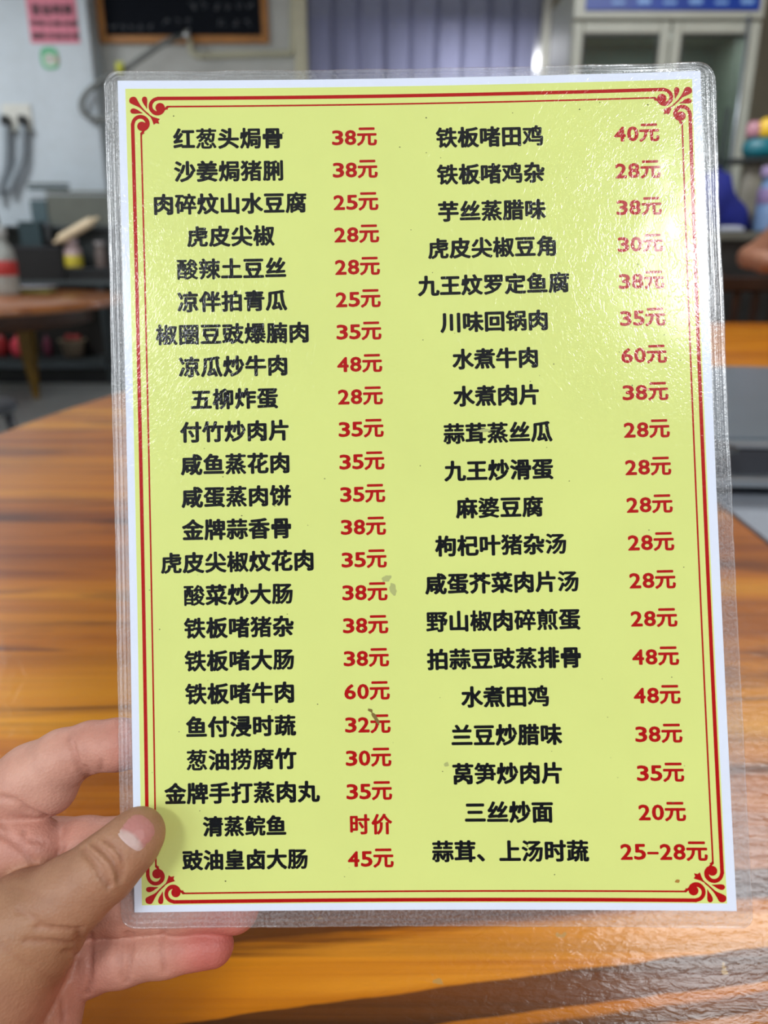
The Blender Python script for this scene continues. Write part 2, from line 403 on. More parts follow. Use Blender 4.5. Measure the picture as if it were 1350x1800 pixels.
half += [[(1040, 800), (1062, 812), (1085, 788), (1110, 781), (550+12.4*Z, 782), (550+12.4*Z, 808), (1132, 808), (1108, 820), (1096, 850), (1080, 838), (1062, 856), (1040, 850)]]
half += [smooth_poly([(703, 690), (715, 652), (745, 637), (776, 652), (787, 695), (783, 755), (778, 830), (756, 795), (722, 745)])]
mir = [[(y-120, x+120) for x, y in pl] for pl in half]
body = [smooth_poly([(505, 700), (522, 658), (568, 640), (612, 655), (642, 710), (690, 790), (755, 865), (812, 915), (790, 925), (730, 872), (655, 806), (560, 762), (515, 735)], 4)]
star = [[(752, 862), (815, 925), (870, 957), (975, 990), (950, 1020), (965, 1068), (912, 1055), (878, 1082), (858, 1020), (832, 962), (790, 925), (735, 876)]]
orn = half+mir+body+star
for sx, sy, cx, cy in ((1, -1, FX0, FY1), (-1, -1, FX1, FY1), (-1, 1, FX1, FY0), (1, 1, FX0, FY0)):
    bm = bmesh.new()
    for i, pl in enumerate(orn):
        q = [(cx+sx*(x-547)/Z, cy+sy*(y-667)/Z) for x, y in pl]
        flat_poly_bm(bm, [q], .045+.0006*i)
    bmesh.ops.triangulate(bm, faces=bm.faces)
    bmobj('corner_ornament', bm, m_red, paper)

# lettering: glyph outlines of Blender's own built-in font, laid flat on the sheet
GC = {}
def glyph(ch):
    if ch in GC: return GC[ch]
    cu = bpy.data.curves.new('g', 'FONT'); cu.body = ch; cu.size = 1; cu.resolution_u = 3
    ob = bpy.data.objects.new('g', cu); COL.objects.link(ob)
    dg = bpy.context.evaluated_depsgraph_get(); me = ob.evaluated_get(dg).to_mesh()
    v = np.array([x.co[:2] for x in me.vertices]) if len(me.vertices) else np.zeros((0, 2))
    f = [tuple(p.vertices) for p in me.polygons]
    ob.evaluated_get(dg).to_mesh_clear(); bpy.data.objects.remove(ob); bpy.data.curves.remove(cu)
    GC[ch] = (v, f); return GC[ch]
def lay_text(name, chars, mat, parent, mapf, bold, nb=8, an=.78):
    "chars: list of (char, x, y, sizex, sizey) in sheet units"
    V = []; F = []
    for ch, x, y, sx, sy in chars:
        v, f = glyph(ch)
        bo = bold*(1.0 if len(v) < 90 else .85 if len(v) < 150 else .68)
        for k in range(nb):
            a = 2*math.pi*k/nb; base = len(V)
            for p in v: V.append(mapf(x+p[0]*sx+bo*math.cos(a), y+p[1]*sy+bo*an*math.sin(a), k))
            F += [tuple(base+i for i in q) for q in f]
    return pmesh(name, V, F, mat, parent)
def on_paper(u, v, k): return (u/1000, v/1000, (dish(u, v)+.05+.0015*k)/1000)
def cjk_row(txt, uc, vc, pitch, em=7.75):
    n = len(txt); out = []
    for i, ch in enumerate(txt):
        x = uc+(i-(n-1)/2)*pitch-em/2
        out.append((ch, x, vc-em*.38, em, em))
    return out
def price_row(txt, uc, vc):
    adv = {'元': 7.3, '-': 4.2}; W = sum(adv.get(c, 4.62) for c in txt); x = uc-W/2; out = []
    for c in txt:
        a = adv.get(c, 4.62)
        if c == '元': out.append((c, x-.15, vc-7.45*.38, 7.45, 7.45))
        elif c == '-':
            v, f = glyph('0'); out.append(('–', x+a/2-.5*6.6*GW('–'), vc-2.85, 6.6, 7.6))
        else:
            v, f = glyph(c); w0 = (v[:, 0].max()+v[:, 0].min())/2; sx = 3.65/(v[:, 0].max()-v[:, 0].min()); h = v[:, 1].max()-v[:, 1].min()
            out.append((c, x+a/2-w0*sx, vc-3.05-v[:, 1].min()*5.05/h, sx, 5.05/h))
        x += a
    return out
def GW(ch):
    v, f = glyph(ch); return v[:, 0].max()+v[:, 0].min()
left = '红葱头焗骨 38元|沙姜焗猪脷 38元|肉碎炆山水豆腐 25元|虎皮尖椒 28元|酸辣土豆丝 28元|凉伴拍青瓜 25元|椒圈豆豉爆腩肉 35元|凉瓜炒牛肉 48元|五柳炸蛋 28元|付竹炒肉片 35元|咸鱼蒸花肉 35元|咸蛋蒸肉饼 35元|金牌蒜香骨 38元|虎皮尖椒炆花肉 35元|酸菜炒大肠 38元|铁板啫猪杂 38元|铁板啫大肠 38元|铁板啫牛肉 60元|鱼付浸时蔬 32元|葱油捞腐竹 30元|金牌手打蒸肉丸 35元|清蒸鲩鱼 时价|豉油皇卤大肠 45元'.split('|')
right = '铁板啫田鸡 40元|铁板啫鸡杂 28元|芋丝蒸腊味 38元|虎皮尖椒豆角 30元|九王炆罗定鱼腐 38元|川味回锅肉 35元|水煮牛肉 60元|水煮肉片 38元|蒜茸蒸丝瓜 28元|九王炒滑蛋 28元|麻婆豆腐 28元|枸杞叶猪杂汤 28元|咸蛋芥菜肉片汤 28元|野山椒肉碎煎蛋 28元|拍蒜豆豉蒸排骨 48元|水煮田鸡 48元|兰豆炒腊味 38元|莴笋炒肉片 35元|三丝炒面 20元|蒜茸、上汤时蔬 25-28元'.split('|')
BOLD = .33
for i, r in enumerate(left):
    d, p = r.split(); v = 127.6+(-130.5-127.6)*i/22
    lay_text('dish_name', cjk_row(d, -66.0 if i < 21 else -65.2, v, 7.93 if i < 21 else 7.5, 7.75 if i < 21 else 7.35), m_blk, paper, on_paper, BOLD)
    lay_text('price', cjk_row(p, -20.4, v, 7.9, 7.4) if p == '时价' else price_row(p, -20.7, v+.2), m_red, paper, on_paper, BOLD-.07)
for i, r in enumerate(right):
    d, p = r.split(); v = 126.6+(-128.4-126.6)*i/19
    lay_text('dish_name', cjk_row(d, 28.35, v, 7.83, 7.7), m_blk, paper, on_paper, BOLD)
    lay_text('price', price_row(p, 81.3, v+.15), m_red, paper, on_paper, BOLD-.07)

# grime on the sheet
m_stain = M('brown_grime', (128, 104, 44), .7); m_smu = M('grey_smudge', (176, 182, 112), .6); m_speck = M('dark_speck', (70, 66, 30), .7)
def blot(u, v, a, b, rot, mat, name='stain', n=14):
    pts = []
    for k in range(n):
        t = 2*math.pi*k/n; r = 1+random.uniform(-.25, .25); x = a*r*math.cos(t); y = b*r*math.sin(t)
        pts.append((u+x*math.cos(rot)-y*math.sin(rot), v+x*math.sin(rot)+y*math.cos(rot)))
    bm = bmesh.new(); flat_poly_bm(bm, [smooth_poly(pts, 3)], .085); return bmobj(name, bm, mat, paper)
blot(-17.9, -81.5, 2.8, .75, -1.0, m_stain); blot(-19.6, -78.9, 1.0, .55, -.5, m_stain)
blot(85.5, -138.6, .9, .6, 0, M('orange_grime', (176, 128, 48), .7))
blot(-12.7, -32.2, 1.7, 1.1, .4, m_smu); blot(-10.5, -36, 1.2, 2.0, .2, m_smu); blot(23.5, 20, 2.5, .6, 0, m_smu); blot(7, -98.2, .8, .8, 0, m_smu)
bm = bmesh.new()
for k in range(90):
    u, v = random.uniform(-98, 98), random.uniform(-142, 140); a = random.uniform(.10, .26); rt = random.uniform(0, 3)
    flat_poly_bm(bm, [[(u+a*(1.6 if j % 2 else .8)*math.cos(rt+j*1.05), v+a*math.sin(rt+j*1.05)) for j in range(6)]], .09)
tag(bmobj('specks', bm, m_speck, paper), kind='stuff')

# clear laminating pouch: front and back film over the paper, sealed hazy border with pressed ridges
mf = film_mat('clear_film', .003, .15, .45, .00009, False); mb = film_mat('sealed_film_border', .08, .22, .6, .0003, True)
OB = (-109.9, 110.4, -154.2, 151.9)
prof = [(0, .05, 0), (.03, .30, 0), (.12, .34, 0), (.20, .26, 0), (.30, .27, 0), (.36, .42, 0), (.44, .44, 0), (.52, .27, 0), (.60, .26, 0), (.66, .36, 0), (.74, .36, 0), (.82, .24, 0), (1.0, .20, 0)]
def outline(fr, nside=70, nc=8):
    x0 = OB[0]+(-105-OB[0])*fr; x1 = OB[1]+(105-OB[1])*fr; y0 = OB[2]+(-148.5-OB[2])*fr; y1 = OB[3]+(148.5-OB[3])*fr
    R4 = [max(.05, r*(1-fr*.95)) for r in (5.0, 4.2, 7.5, 5.5)]   # BL BR TR TL
    pts = []
    for (cx, cy, r, a0) in ((x0, y0, R4[0], math.pi), (x1, y0, R4[1], 1.5*math.pi), (x1, y1, R4[2], 0), (x0, y1, R4[3], .5*math.pi)):
        ccx = cx+r*(1 if cx == x0 else -1); ccy = cy+r*(1 if cy == y0 else -1)
        pts.append([(ccx+r*math.cos(a0+.5*math.pi*k/nc), ccy+r*math.sin(a0+.5*math.pi*k/nc)) for k in range(nc+1)])
    out = []
    for c in range(4):
        out += pts[c]; a = pts[c][-1]; b = pts[(c+1) % 4][0]
        out += [(a[0]+(b[0]-a[0])*k/nside, a[1]+(b[1]-a[1])*k/nside) for k in range(1, nside)]
    return out
V = []; F = []; rings = []
for side in (1, -1):
    for fr, h, _ in prof:
        ring = []
        for (u, v) in outline(fr):
            nz = noise.noise(Vector((u*.35, v*.35, 3*fr)))*.18+noise.noise(Vector((u*1.3, v*1.3, 9)))*.10
            k = (1-fr)
            # the border ripples a little and curls forward at its rim
            wv = k*(.5*noise.noise(Vector((u*.05, v*.05, 1)))+.25*noise.noise(Vector((u*.18, v*.18, 2))))
            uu, vv = u+nz*k*.9, v+nz*k*.9
            ring.append(len(V)); V.append((uu/1000, vv/1000, (dish(u, v)+wv-.03+side*(h+.25*nz*k))/1000))
        rings.append(ring)
m_ = len(prof); NN = len(rings[0])
for s in (0, 1):
    for i in range(m_-1):
        a, b = rings[s*m_+i], rings[s*m_+i+1]
        for k in range(NN):
            q = (a[k], a[(k+1) % NN], b[(k+1) % NN], b[k]); F.append(q if s == 0 else q[::-1])
for k in range(NN):
    a, b = rings[0], rings[m_]; F.append((a[(k+1) % NN], a[k], b[k], b[(k+1) % NN]))
tag(pmesh('film_border', V, F, mb, menu, True), 'clear sealed plastic border with ridges')
V = []; F = []; nu, nv = 84, 120
for s in (.20, -.23):
    for j in range(nv+1):
        for i in range(nu+1):
            u = -105+210*i/nu; v = -148.5+297*j/nv
            e = min(1, min(105-abs(u), 148.5-abs(v))/6)
            wv = e*(.10*noise.noise(Vector((u*.06, v*.06, 5)))) + .35*e*math.exp(-((u-88)/16)**2-((v-95)/32)**2)*noise.noise(Vector((u*.12, v*.12, 7)))*.4
            V.append((u/1000, v/1000, (dish(u, v)+s+wv*(1 if s > 0 else 0))/1000))
K = (nu+1)*(nv+1)
for j in range(nv):
    for i in range(nu):
        a = j*(nu+1)+i; F.append((a, a+1, a+nu+2, a+nu+1)); F.append((K+a, K+a+nu+1, K+a+nu+2, K+a+1))
tag(pmesh('film', V, F, mf, menu, True), 'clear plastic film')

# ---------------------------------------------------------------- the hand (one continuous surface from a blended distance field)
def cpt(px, py, depth):
    "camera-space point in mm: x right, y up, z towards the viewer"
    return np.array([(px-675)/FPX*depth, -(py-900)/FPX*depth, -depth])
def rcone(Pn, a, b, r1, r2):
    ba = b-a; L2 = ba@ba; pa = Pn-a
    t = np.clip((pa@ba)/L2, 0, 1); q = pa-t[:, None]*ba
    return np.sqrt((q*q).sum(1))-(r1+(r2-r1)*t)
def smin(a, b, k):
    h = np.clip(.5+.5*(b-a)/k, 0, 1); return b+(a-b)*h-k*h*(1-h)
def chain(Pn, pts, k=3.0):
    d = None
    for (a, r1), (b, r2) in zip(pts, pts[1:]):
        e = rcone(Pn, a, b, r1, r2); d = e if d is None else smin(d, e, k)
    return d
def polydist(Pn, pts):
    d = None
    for a, b in zip(pts, pts[1:]):
        e = rcone(Pn, np.array(a), np.array(b), 0, 0); d = e if d is None else np.minimum(d, e)
    return d
def surface_nets(sdf, lo, hi, h):
    c = 4
    n = np.ceil((np.array(hi)-np.array(lo))/(h*c)).astype(int)*c
    gc = [lo[i]+h*(np.arange(0, n[i], c)+c/2) for i in range(3)]
    G = np.stack(np.meshgrid(*gc, indexing='ij'), -1).reshape(-1, 3); dc = sdf(G).reshape([len(g) for g in gc])
    act = np.abs(dc) < h*c*1.6
    D = np.repeat(np.repeat(np.repeat(dc, c, 0), c, 1), c, 2).astype(np.float32); A = np.repeat(np.repeat(np.repeat(act, c, 0), c, 1), c, 2)
    idx = np.argwhere(A); pts = np.array(lo)+h*idx; val = np.empty(len(pts))
    for s in range(0, len(pts), 400000): val[s:s+400000] = sdf(pts[s:s+400000])
    D[A] = val
    sg = D < 0
    X, Y, Zz = [s-1 for s in D.shape]
    cnt = np.zeros((X, Y, Zz), int); acc = np.zeros((X, Y, Zz, 3)); ne = np.zeros((X, Y, Zz))
    corners = [(i, j, k) for i in (0, 1) for j in (0, 1) for k in (0, 1)]
    for cc in corners: cnt += sg[cc[0]:cc[0]+X, cc[1]:cc[1]+Y, cc[2]:cc[2]+Zz]
    cells = np.argwhere((cnt > 0) & (cnt < 8))
    vid = -np.ones((X, Y, Zz), int); vid[tuple(cells.T)] = np.arange(len(cells))
    pos = np.zeros((len(cells), 3)); w_ = np.zeros(len(cells))
    for ci, a in enumerate(corners):
        for b in corners[ci+1:]:
            if sum(abs(a[i]-b[i]) for i in range(3)) != 1: continue
            va = D[tuple((cells+a).T)]; vb = D[tuple((cells+b).T)]; m = (va < 0) != (vb < 0)
            t = np.where(m, va/(va-vb+1e-12), 0)[:, None]
            pos += np.where(m[:, None], np.array(a)+(np.array(b)-np.array(a))*t, 0); w_ += m
    vs = np.array(lo)+h*(cells+pos/w_[:, None])
    F = []
    for ax in range(3):
        u, v = [(1, 2), (2, 0), (0, 1)][ax]
        s0 = sg; sl = [slice(None)]*3; sl2 = [slice(None)]*3; sl[ax] = slice(0, -1); sl2[ax] = slice(1, None)
        cr = np.argwhere(s0[tuple(sl)] != s0[tuple(sl2)])
        ok = (cr[:, u] > 0) & (cr[:, v] > 0) & (cr[:, u] < D.shape[u]-1) & (cr[:, v] < D.shape[v]-1); cr = cr[ok]
        inside = s0[tuple(cr.T)]
        q = []
        for du, dv in ((-1, -1), (0, -1), (0, 0), (-1, 0)):
            cc = cr.copy(); cc[:, u] += du; cc[:, v] += dv; q.append(vid[tuple(cc.T)])
        q = np.stack(q, 1); q = q[(q >= 0).all(1)] if (q < 0).any() else q
        ins = inside[:len(q)]
        q = np.where(ins[:, None], q, q[:, ::-1]); F.append(q)
    return vs, np.concatenate(F)
DM = 284.0
def fing(lst): return [(cpt(x, y, d), r) for x, y, d, r in lst]
HAND = dict(
    thumb=fing([(247, 1462, 265, 8.1), (229, 1483, 263.5, 9.1), (182, 1528, 261, 10.6), (125, 1572, 262, 12.3), (55, 1628, 266, 18.5)]),
    index=fing([(-95, 1462, 296, 14.5), (-10, 1413, 293, 13.0), (58, 1366, 290, 12.3), (112, 1333, 288, 10.5), (160, 1313, 286.5, 9.0), (205, 1309, 285.5, 9.1), (262, 1306, 284.8, 8.6)]),
    middle=fing([(-40, 1510, 303, 15), (60, 1490, 303, 12), (150, 1490, 291.5, 10.8), (230, 1486, 285, 10.4), (330, 1494, 284.4, 9.6)]),
    ring=fing([(20, 1600, 299, 14), (130, 1594, 291, 12), (220, 1590, 285.5, 10.4), (320, 1590, 284.2, 9.8), (412, 1596, 282.8, 9.0)]),
    pinky=fing([(60, 1698, 294, 13), (150, 1693, 288, 11.4), (215, 1684, 284, 9.5), (290, 1672, 282.4, 8.5), (374, 1662, 281.2, 7.6)]),
)
bulge = [(cpt(50, 1378, 290), 11.0), (cpt(86, 1384, 288.5), 10.4)]
lump = [(cpt(0, 1478, 288), 13.0), (cpt(60, 1493, 286), 11.4)]
palm = [[(cpt(50, 1632, 267), 17.3), (cpt(-30, 1716, 268), 25), (cpt(-120, 1850, 262), 30)],
        [(cpt(78, 1688, 285), 16.5), (cpt(40, 1758, 282), 19.5), (cpt(0, 1840, 276), 24), (cpt(-90, 1900, 266), 28)],
        [(cpt(-20, 1560, 293), 18.5), (cpt(-60, 1700, 286), 28)],
        [(cpt(-90, 1500, 293), 18), (cpt(-140, 1640, 284), 28), (cpt(-150, 1850, 266), 30)],
        [(cpt(40, 1640, 288), 17), (cpt(-20, 1720, 283), 25)]]
wrist = [(cpt(-130, 1860, 262), 28), (cpt(-330, 2080, 228), 25), (cpt(-560, 2480, 188), 33), (cpt(-900, 3100, 150), 38)]
# skin creases: polyline in photograph pixels, width, depth (mm); laid onto the surface below
CREASE = [
    ([(128, 1308), (134, 1336), (144, 1356), (156, 1360)], 1.0, 1.2), ([(130, 1326), (140, 1350), (150, 1366)], .8, .9), ([(150, 1350), (156, 1362), (146, 1374)], 1.0, 1.2), ([(118, 1296), (126, 1312)], 1.2, .6), ([(178, 1338), (179, 1354)], .8, .5),
    ([(288, 1636), (284, 1664), (290, 1708)], .7, .9), ([(224, 1640), (228, 1684), (222, 1726)], .7, 1.0), ([(216, 1650), (213, 1684), (215, 1718)], .7, .7), ([(232, 1642), (233, 1668)], .6, .6), ([(205, 1656), (208, 1690)], .8, .4),
    ([(140, 1634), (104, 1633), (64, 1630)], .8, 1.1), ([(128, 1658), (90, 1656), (44, 1654)], .8, .9), ([(137, 1673), (112, 1672)], .7, .6), ([(30, 1600), (56, 1612), (76, 1626)], 1.0, .4),
    ([(146, 1492), (166, 1512), (180, 1532), (192, 1556)], .9, 1.1), ([(164, 1483), (186, 1500), (203, 1522), (209, 1548)], .8, 1.1), ([(184, 1476), (208, 1492), (216, 1520), (212, 1540)], .7, .7),
    ([(154, 1487), (176, 1505), (196, 1530), (202, 1556)], 1.1, -.5), ([(152, 1500), (168, 1522), (180, 1546)], .7, .5), ([(175, 1480), (196, 1496), (210, 1516)], 1.0, -.35),
    ([(138, 1636), (137, 1665), (129, 1705), (107, 1745), (82, 1792)], 1.0, 1.3), ([(106, 1748), (111, 1766), (112, 1790)], .7, .8), ([(158, 1640), (159, 1680), (158, 1716), (152, 1748)], 1.0, 1.0),
    ([(0, 1402), (28, 1409), (50, 1424), (84, 1436)], 1.2, 1.2), ([(0, 1466), (30, 1484), (60, 1514)], 1.0, 1.1), ([(44, 1462), (40, 1486)], .8, .6), ([(100, 1500), (112, 1490)], .8, .6), ([(0, 1440), (20, 1470)], .9, .5), ([(52, 1476), (80, 1482)], .9, .4),
    ([(40, 1690), (90, 1720), (100, 1745)], 2.0, .3), ([(0, 1660), (50, 1700)], 2.4, .3), ([(20, 1560), (60, 1572), (90, 1590)], 2.2, .25),
]
CR3 = []
def fin(Pn):
    pl = None
    for c in palm[1:]:
        e = chain(Pn, c, 8); pl = e if pl is None else smin(pl, e, 12)
    pl = smin(pl, chain(Pn, wrist, 14), 16)
    pl = smin(pl, chain(Pn, lump, 4), 3)
    th = smin(chain(Pn, palm[0], 8), chain(Pn, HAND['thumb'], 5), 7)
    d = smin(pl, th, 2.5)
    for nm, k in (('index', 3), ('middle', 2), ('ring', 2.5), ('pinky', 2.5)):
        f = chain(Pn, HAND[nm], 3)
        if nm == 'index': f = smin(f, chain(Pn, bulge, 3), 4)
        d = smin(d, smin(pl, f, k), .8)
    return d
def hand_sdf(Pn):
    d = fin(Pn); near = np.abs(d) < 6
    if near.any():
        q = Pn[near]; e = d[near]
        for pl, wd, dp in CR3:
            x = polydist(q, pl); e = e+1.4*dp*np.exp(-(x/max(.95, wd))**2)
        d = d.copy(); d[near] = e
    return d
def hit(px, py):
    ds = np.arange(225, 320, .25); Pn = np.array([cpt(px, py, d) for d in ds]); s = fin(Pn)
    i = np.argmax(s < 0); return Pn[i] if s[i] < 0 else None
for pl, wd, dp in CREASE:
    pts = [Vector((x, y, 0)) for x, y in pl]; pts = catmull(pts, 3) if len(pts) > 2 else [pts[0], pts[0].lerp(pts[1], .5), pts[1]]
    q = [hit(v.x, v.y) for v in pts]; q = [a for a in q if a is not None]
    if len(q) > 1: CR3.append((q, wd, dp))
lo = (-470, -560, -330); hi = (-25, -60, -110)
hv, hf = surface_nets(hand_sdf, lo, hi, .75)
print('hand verts', len(hv))
# skin tone per vertex: pinker or tanner skin, darkened for shade on the lower hand
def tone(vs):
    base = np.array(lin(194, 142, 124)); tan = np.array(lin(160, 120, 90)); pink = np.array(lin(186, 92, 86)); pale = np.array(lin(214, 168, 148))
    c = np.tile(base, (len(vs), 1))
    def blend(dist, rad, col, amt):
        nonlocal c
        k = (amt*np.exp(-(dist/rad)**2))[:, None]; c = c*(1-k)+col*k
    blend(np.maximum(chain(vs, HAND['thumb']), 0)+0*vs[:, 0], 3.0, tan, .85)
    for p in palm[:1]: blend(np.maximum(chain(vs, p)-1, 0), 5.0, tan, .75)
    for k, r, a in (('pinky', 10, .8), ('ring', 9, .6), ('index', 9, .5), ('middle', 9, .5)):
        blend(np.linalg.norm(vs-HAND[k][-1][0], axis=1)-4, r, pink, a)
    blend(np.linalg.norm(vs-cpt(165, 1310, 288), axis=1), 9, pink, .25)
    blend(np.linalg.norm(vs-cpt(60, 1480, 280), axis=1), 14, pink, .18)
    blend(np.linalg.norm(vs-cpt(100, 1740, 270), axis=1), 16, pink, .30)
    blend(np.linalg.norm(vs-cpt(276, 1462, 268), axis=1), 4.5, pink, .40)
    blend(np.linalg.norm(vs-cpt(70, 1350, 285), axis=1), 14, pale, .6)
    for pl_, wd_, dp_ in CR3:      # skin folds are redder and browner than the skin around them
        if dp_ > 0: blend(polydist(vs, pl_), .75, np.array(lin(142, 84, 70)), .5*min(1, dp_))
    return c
def sdf_object(name, vs, fs, mat, M4, parent=None, tones=None):
    me = bpy.data.meshes.new(name)
    me.vertices.add(len(vs)); me.vertices.foreach_set('co', (vs/1000).astype(np.float32).ravel())
    me.loops.add(len(fs)*4); me.loops.foreach_set('vertex_index', fs.astype(np.int32).ravel())
    me.polygons.add(len(fs)); me.polygons.foreach_set('loop_start', np.arange(0, len(fs)*4, 4, dtype=np.int32)); me.polygons.foreach_set('loop_total', np.full(len(fs), 4, dtype=np.int32))
    me.update(calc_edges=True); me.validate()
    if tones is not None:
        ca = me.color_attributes.new('tone', 'FLOAT_COLOR', 'POINT')
        ca.data.foreach_set('color', np.c_[tones, np.ones(len(tones))].astype(np.float32).ravel())
    o = link(name, me, mat, parent, True); o.matrix_world = M4
    return o
# move the object's origin to the wrist
org = cpt(-130, 1860, 262)
MH = CAMM @ Matrix.Translation(Vector(org)/1000)
m_skin = skin_mat()
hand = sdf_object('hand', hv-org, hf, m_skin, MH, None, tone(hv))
tag(hand, 'left hand gripping the lower left corner of the laminated menu, thumb in front', 'hand')
# thumbnail, laid on the surface of the thumb
ax = np.array([.64, .77]); bx = np.array([.77, -.64])     # along and across the thumb in the picture
NA, NB = 20, 20; nl = {}
V = []; F = []; tn = []
nc = np.array([243., 1461.])
for i in range(NA+1):
    for j in range(NB+1):
        s, t = -1+2*i/NA, -1+2*j/NB
        # rounded outline: square base, oval tip
        wd = 27*(1-.10*max(0, -s)**2)*math.sqrt(max(0, 1-max(0, s-.1)**2.4/.9**2.4*.80)); x = nc+np.array([ax[0], -ax[1]])*(s*27+3*(1-t*t)*(1 if s < 0 else 1)*(-1 if s < -.5 else .5))+np.array([bx[0], -bx[1]])*t*wd
        Q = hit(*x); Q = V[-1] if Q is None else Q; up = np.array([0, 0, 1.]); V.append(Q*1.0+np.array([0, 0, .55-.35*(abs(t)**4)-.25*(s < -.95)]))
        k_ = min(1, max(0, (-.25-.25*t*t-s)/.25)); tn.append(tuple(a*k_+b*(1-k_) for a, b in zip(lin(196, 168, 162), lin(182, 124, 118))))
for i in range(NA):
    for j in range(NB):
        a = i*(NB+1)+j; F.append((a, a+1, a+NB+2, a+NB+1))
V = np.array(V)-org
me = bpy.data.meshes.new('nail'); me.from_pydata([tuple(p/1000) for p in V], [], F); me.update()
ca = me.color_attributes.new('tone', 'FLOAT_COLOR', 'POINT'); ca.data.foreach_set('color', np.c_[np.array(tn), np.ones(len(tn))].astype(np.float32).ravel())
t = NT('nail'); t.l(t.new('ShaderNodeVertexColor', layer_name='tone').outputs['Color'], t.b.inputs['Base Color']); t.b.inputs['Roughness'].default_value = .5; t.b.inputs['Specular IOR Level'].default_value = .3; t.b.inputs['Subsurface Weight'].default_value = .1; t.b.inputs['Subsurface Scale'].default_value = .002
nail = link('nail', me, t.m, None, True); nail.parent = hand
nail['label'] = 'pink thumbnail with pale crescent'

#BACKGROUND
# ---------------------------------------------------------------- hot plate standing on our table
m_glass_dk = M('dark_glass_plate', (100, 110, 118), .3, var=.08); m_steel = M('brushed_grey_metal', (150, 156, 162), .32, .7); m_gdark = M('dark_plastic', (52, 54, 60), .4)
hp = empty('hot_plate', (0.60, 1.29, TZ), math.radians(-4))
tag(hp, 'grey flat hot plate with dark round cooking zone on the big table', 'hot plate')
def squircle(ax_, ay, n=64, p=5.0):
    return [(ax_*math.copysign(abs(math.cos(t))**(2/p), math.cos(t)), ay*math.copysign(abs(math.sin(t))**(2/p), math.sin(t))) for t in [2*math.pi*k/n for k in range(n)]]
def slab(name, outl, z0, z1, mat, parent, bev=.004):
    bm = bmesh.new(); n = len(outl); L = []
    for z, s in ((z0, 0), (z1-bev, 0), (z1, bev)):
        L.append([bm.verts.new((x*(1-s/max(.05, math.hypot(x, y))), y*(1-s/max(.05, math.hypot(x, y))), z)) for x, y in outl])
    for a, b in zip(L, L[1:]):
        for k in range(n): bm.faces.new((a[k], a[(k+1) % n], b[(k+1) % n], b[k]))
    bm.faces.new(L[-1]); bm.faces.new(L[0][::-1]); return bmobj(name, bm, mat, parent)
slab('base', squircle(.33, .345), .022, .034, m_steel, hp)
slab('casing', squircle(.31, .325), .034, .070, m_gdark, hp)
slab('rim', squircle(.315, .33), .070, .078, m_steel, hp)
slab('glass_top', squircle(.302, .317), .0785, .082, m_glass_dk, hp, .001)
zc2 = onz(1288, 793, TZ+.082)-hp.location; zc2 = (zc2.x, zc2.y, 0)
lathe('cooking_zone', [(.0, .0822), (.016, .0826), (.016, .0822)], M('zone_centre', (92, 100, 106), .3), hp, zc2, 40)
lathe('zone_ring', [(.018, .0822), (.018, .0827), (.038, .0827), (.038, .0822)], M('zone_ring', (50, 57, 63), .25), hp, zc2, 48)
for sx in (-1, 1):
    for sy in (-1, 1): lathe('foot', [(.02, 0.0055), (.022, .022), (0, .022)], m_gdark, hp, (sx*.24, sy*.25, 0), 16)
mt = empty('table_mat', (0.70, 1.18, TZ), 0)
tag(mt, 'grey square mat with a pointed corner under the hot plate', 'mat')
ca_, cb_ = onz(1287, 906, TZ), onz(1352, 958, TZ); e = Vector((cb_.x-ca_.x, cb_.y-ca_.y)); e.normalize(); nn = Vector((e.y, -e.x))
if nn.x < 0 or nn.y < 0: nn = -nn
mo = Vector((0.70, 1.18)); c0 = Vector((ca_.x, ca_.y)) - e*.30
q = [c0, c0+e*.85, c0+e*.85+nn*.62, c0+nn*.62]
slab('cloth', [tuple(p-mo) for p in q], 0.0005, .005, M('grey_mat', (140, 146, 156), .5, var=.1, vscale=30), mt, .001)

# ---------------------------------------------------------------- smaller round table at the back left
tb = empty('round_table', (-2.78, 4.98, 0))
tag(tb, 'smaller brown round table at the back left with splayed ochre legs', 'table')
R2 = 1.11
t2 = NT('brown_tabletop'); W_ = t2.coord((.6, 6, 2)); n_ = t2.noise(W_, 2, 5, .6, .6)
t2.l(t2.ramp(n_, [(.3, lin(128, 68, 26)), (.7, lin(176, 108, 48))]), t2.b.inputs['Base Color']); t2.b.inputs['Roughness'].default_value = .3; t2.b.inputs['Coat Weight'].default_value = .5
lathe('tabletop', [(0, .75), (R2-.02, .75), (R2, .735), (R2, .715), (R2-.02, .705), (0, .705)], t2.m, tb, n=96)
lathe('apron', [(R2-.22, .705), (R2-.22, .60), (R2-.25, .60), (R2-.25, .705)], m_dkw, tb, n=64)
m_och = M('ochre_leg', (132, 98, 16), .5, var=.2)
lg = onz(65, 700, 0.0)
for a in (0, 1, 2):
    th = math.atan2(lg.y-4.98, lg.x+2.78)+(0, 2.0, 4.0)[a]; rr = math.hypot(lg.x+2.78, lg.y-4.98)
    bm = bmesh.new(); p1 = Vector((math.cos(th)*rr, math.sin(th)*rr, 0)); p0 = Vector((math.cos(th)*rr*.97, math.sin(th)*rr*.97, .705))
    add_tube(bm, [p0, p0*.5+p1*.5, p1], [.075, .062, .022], 4); bmobj('leg', bm, m_och, tb)

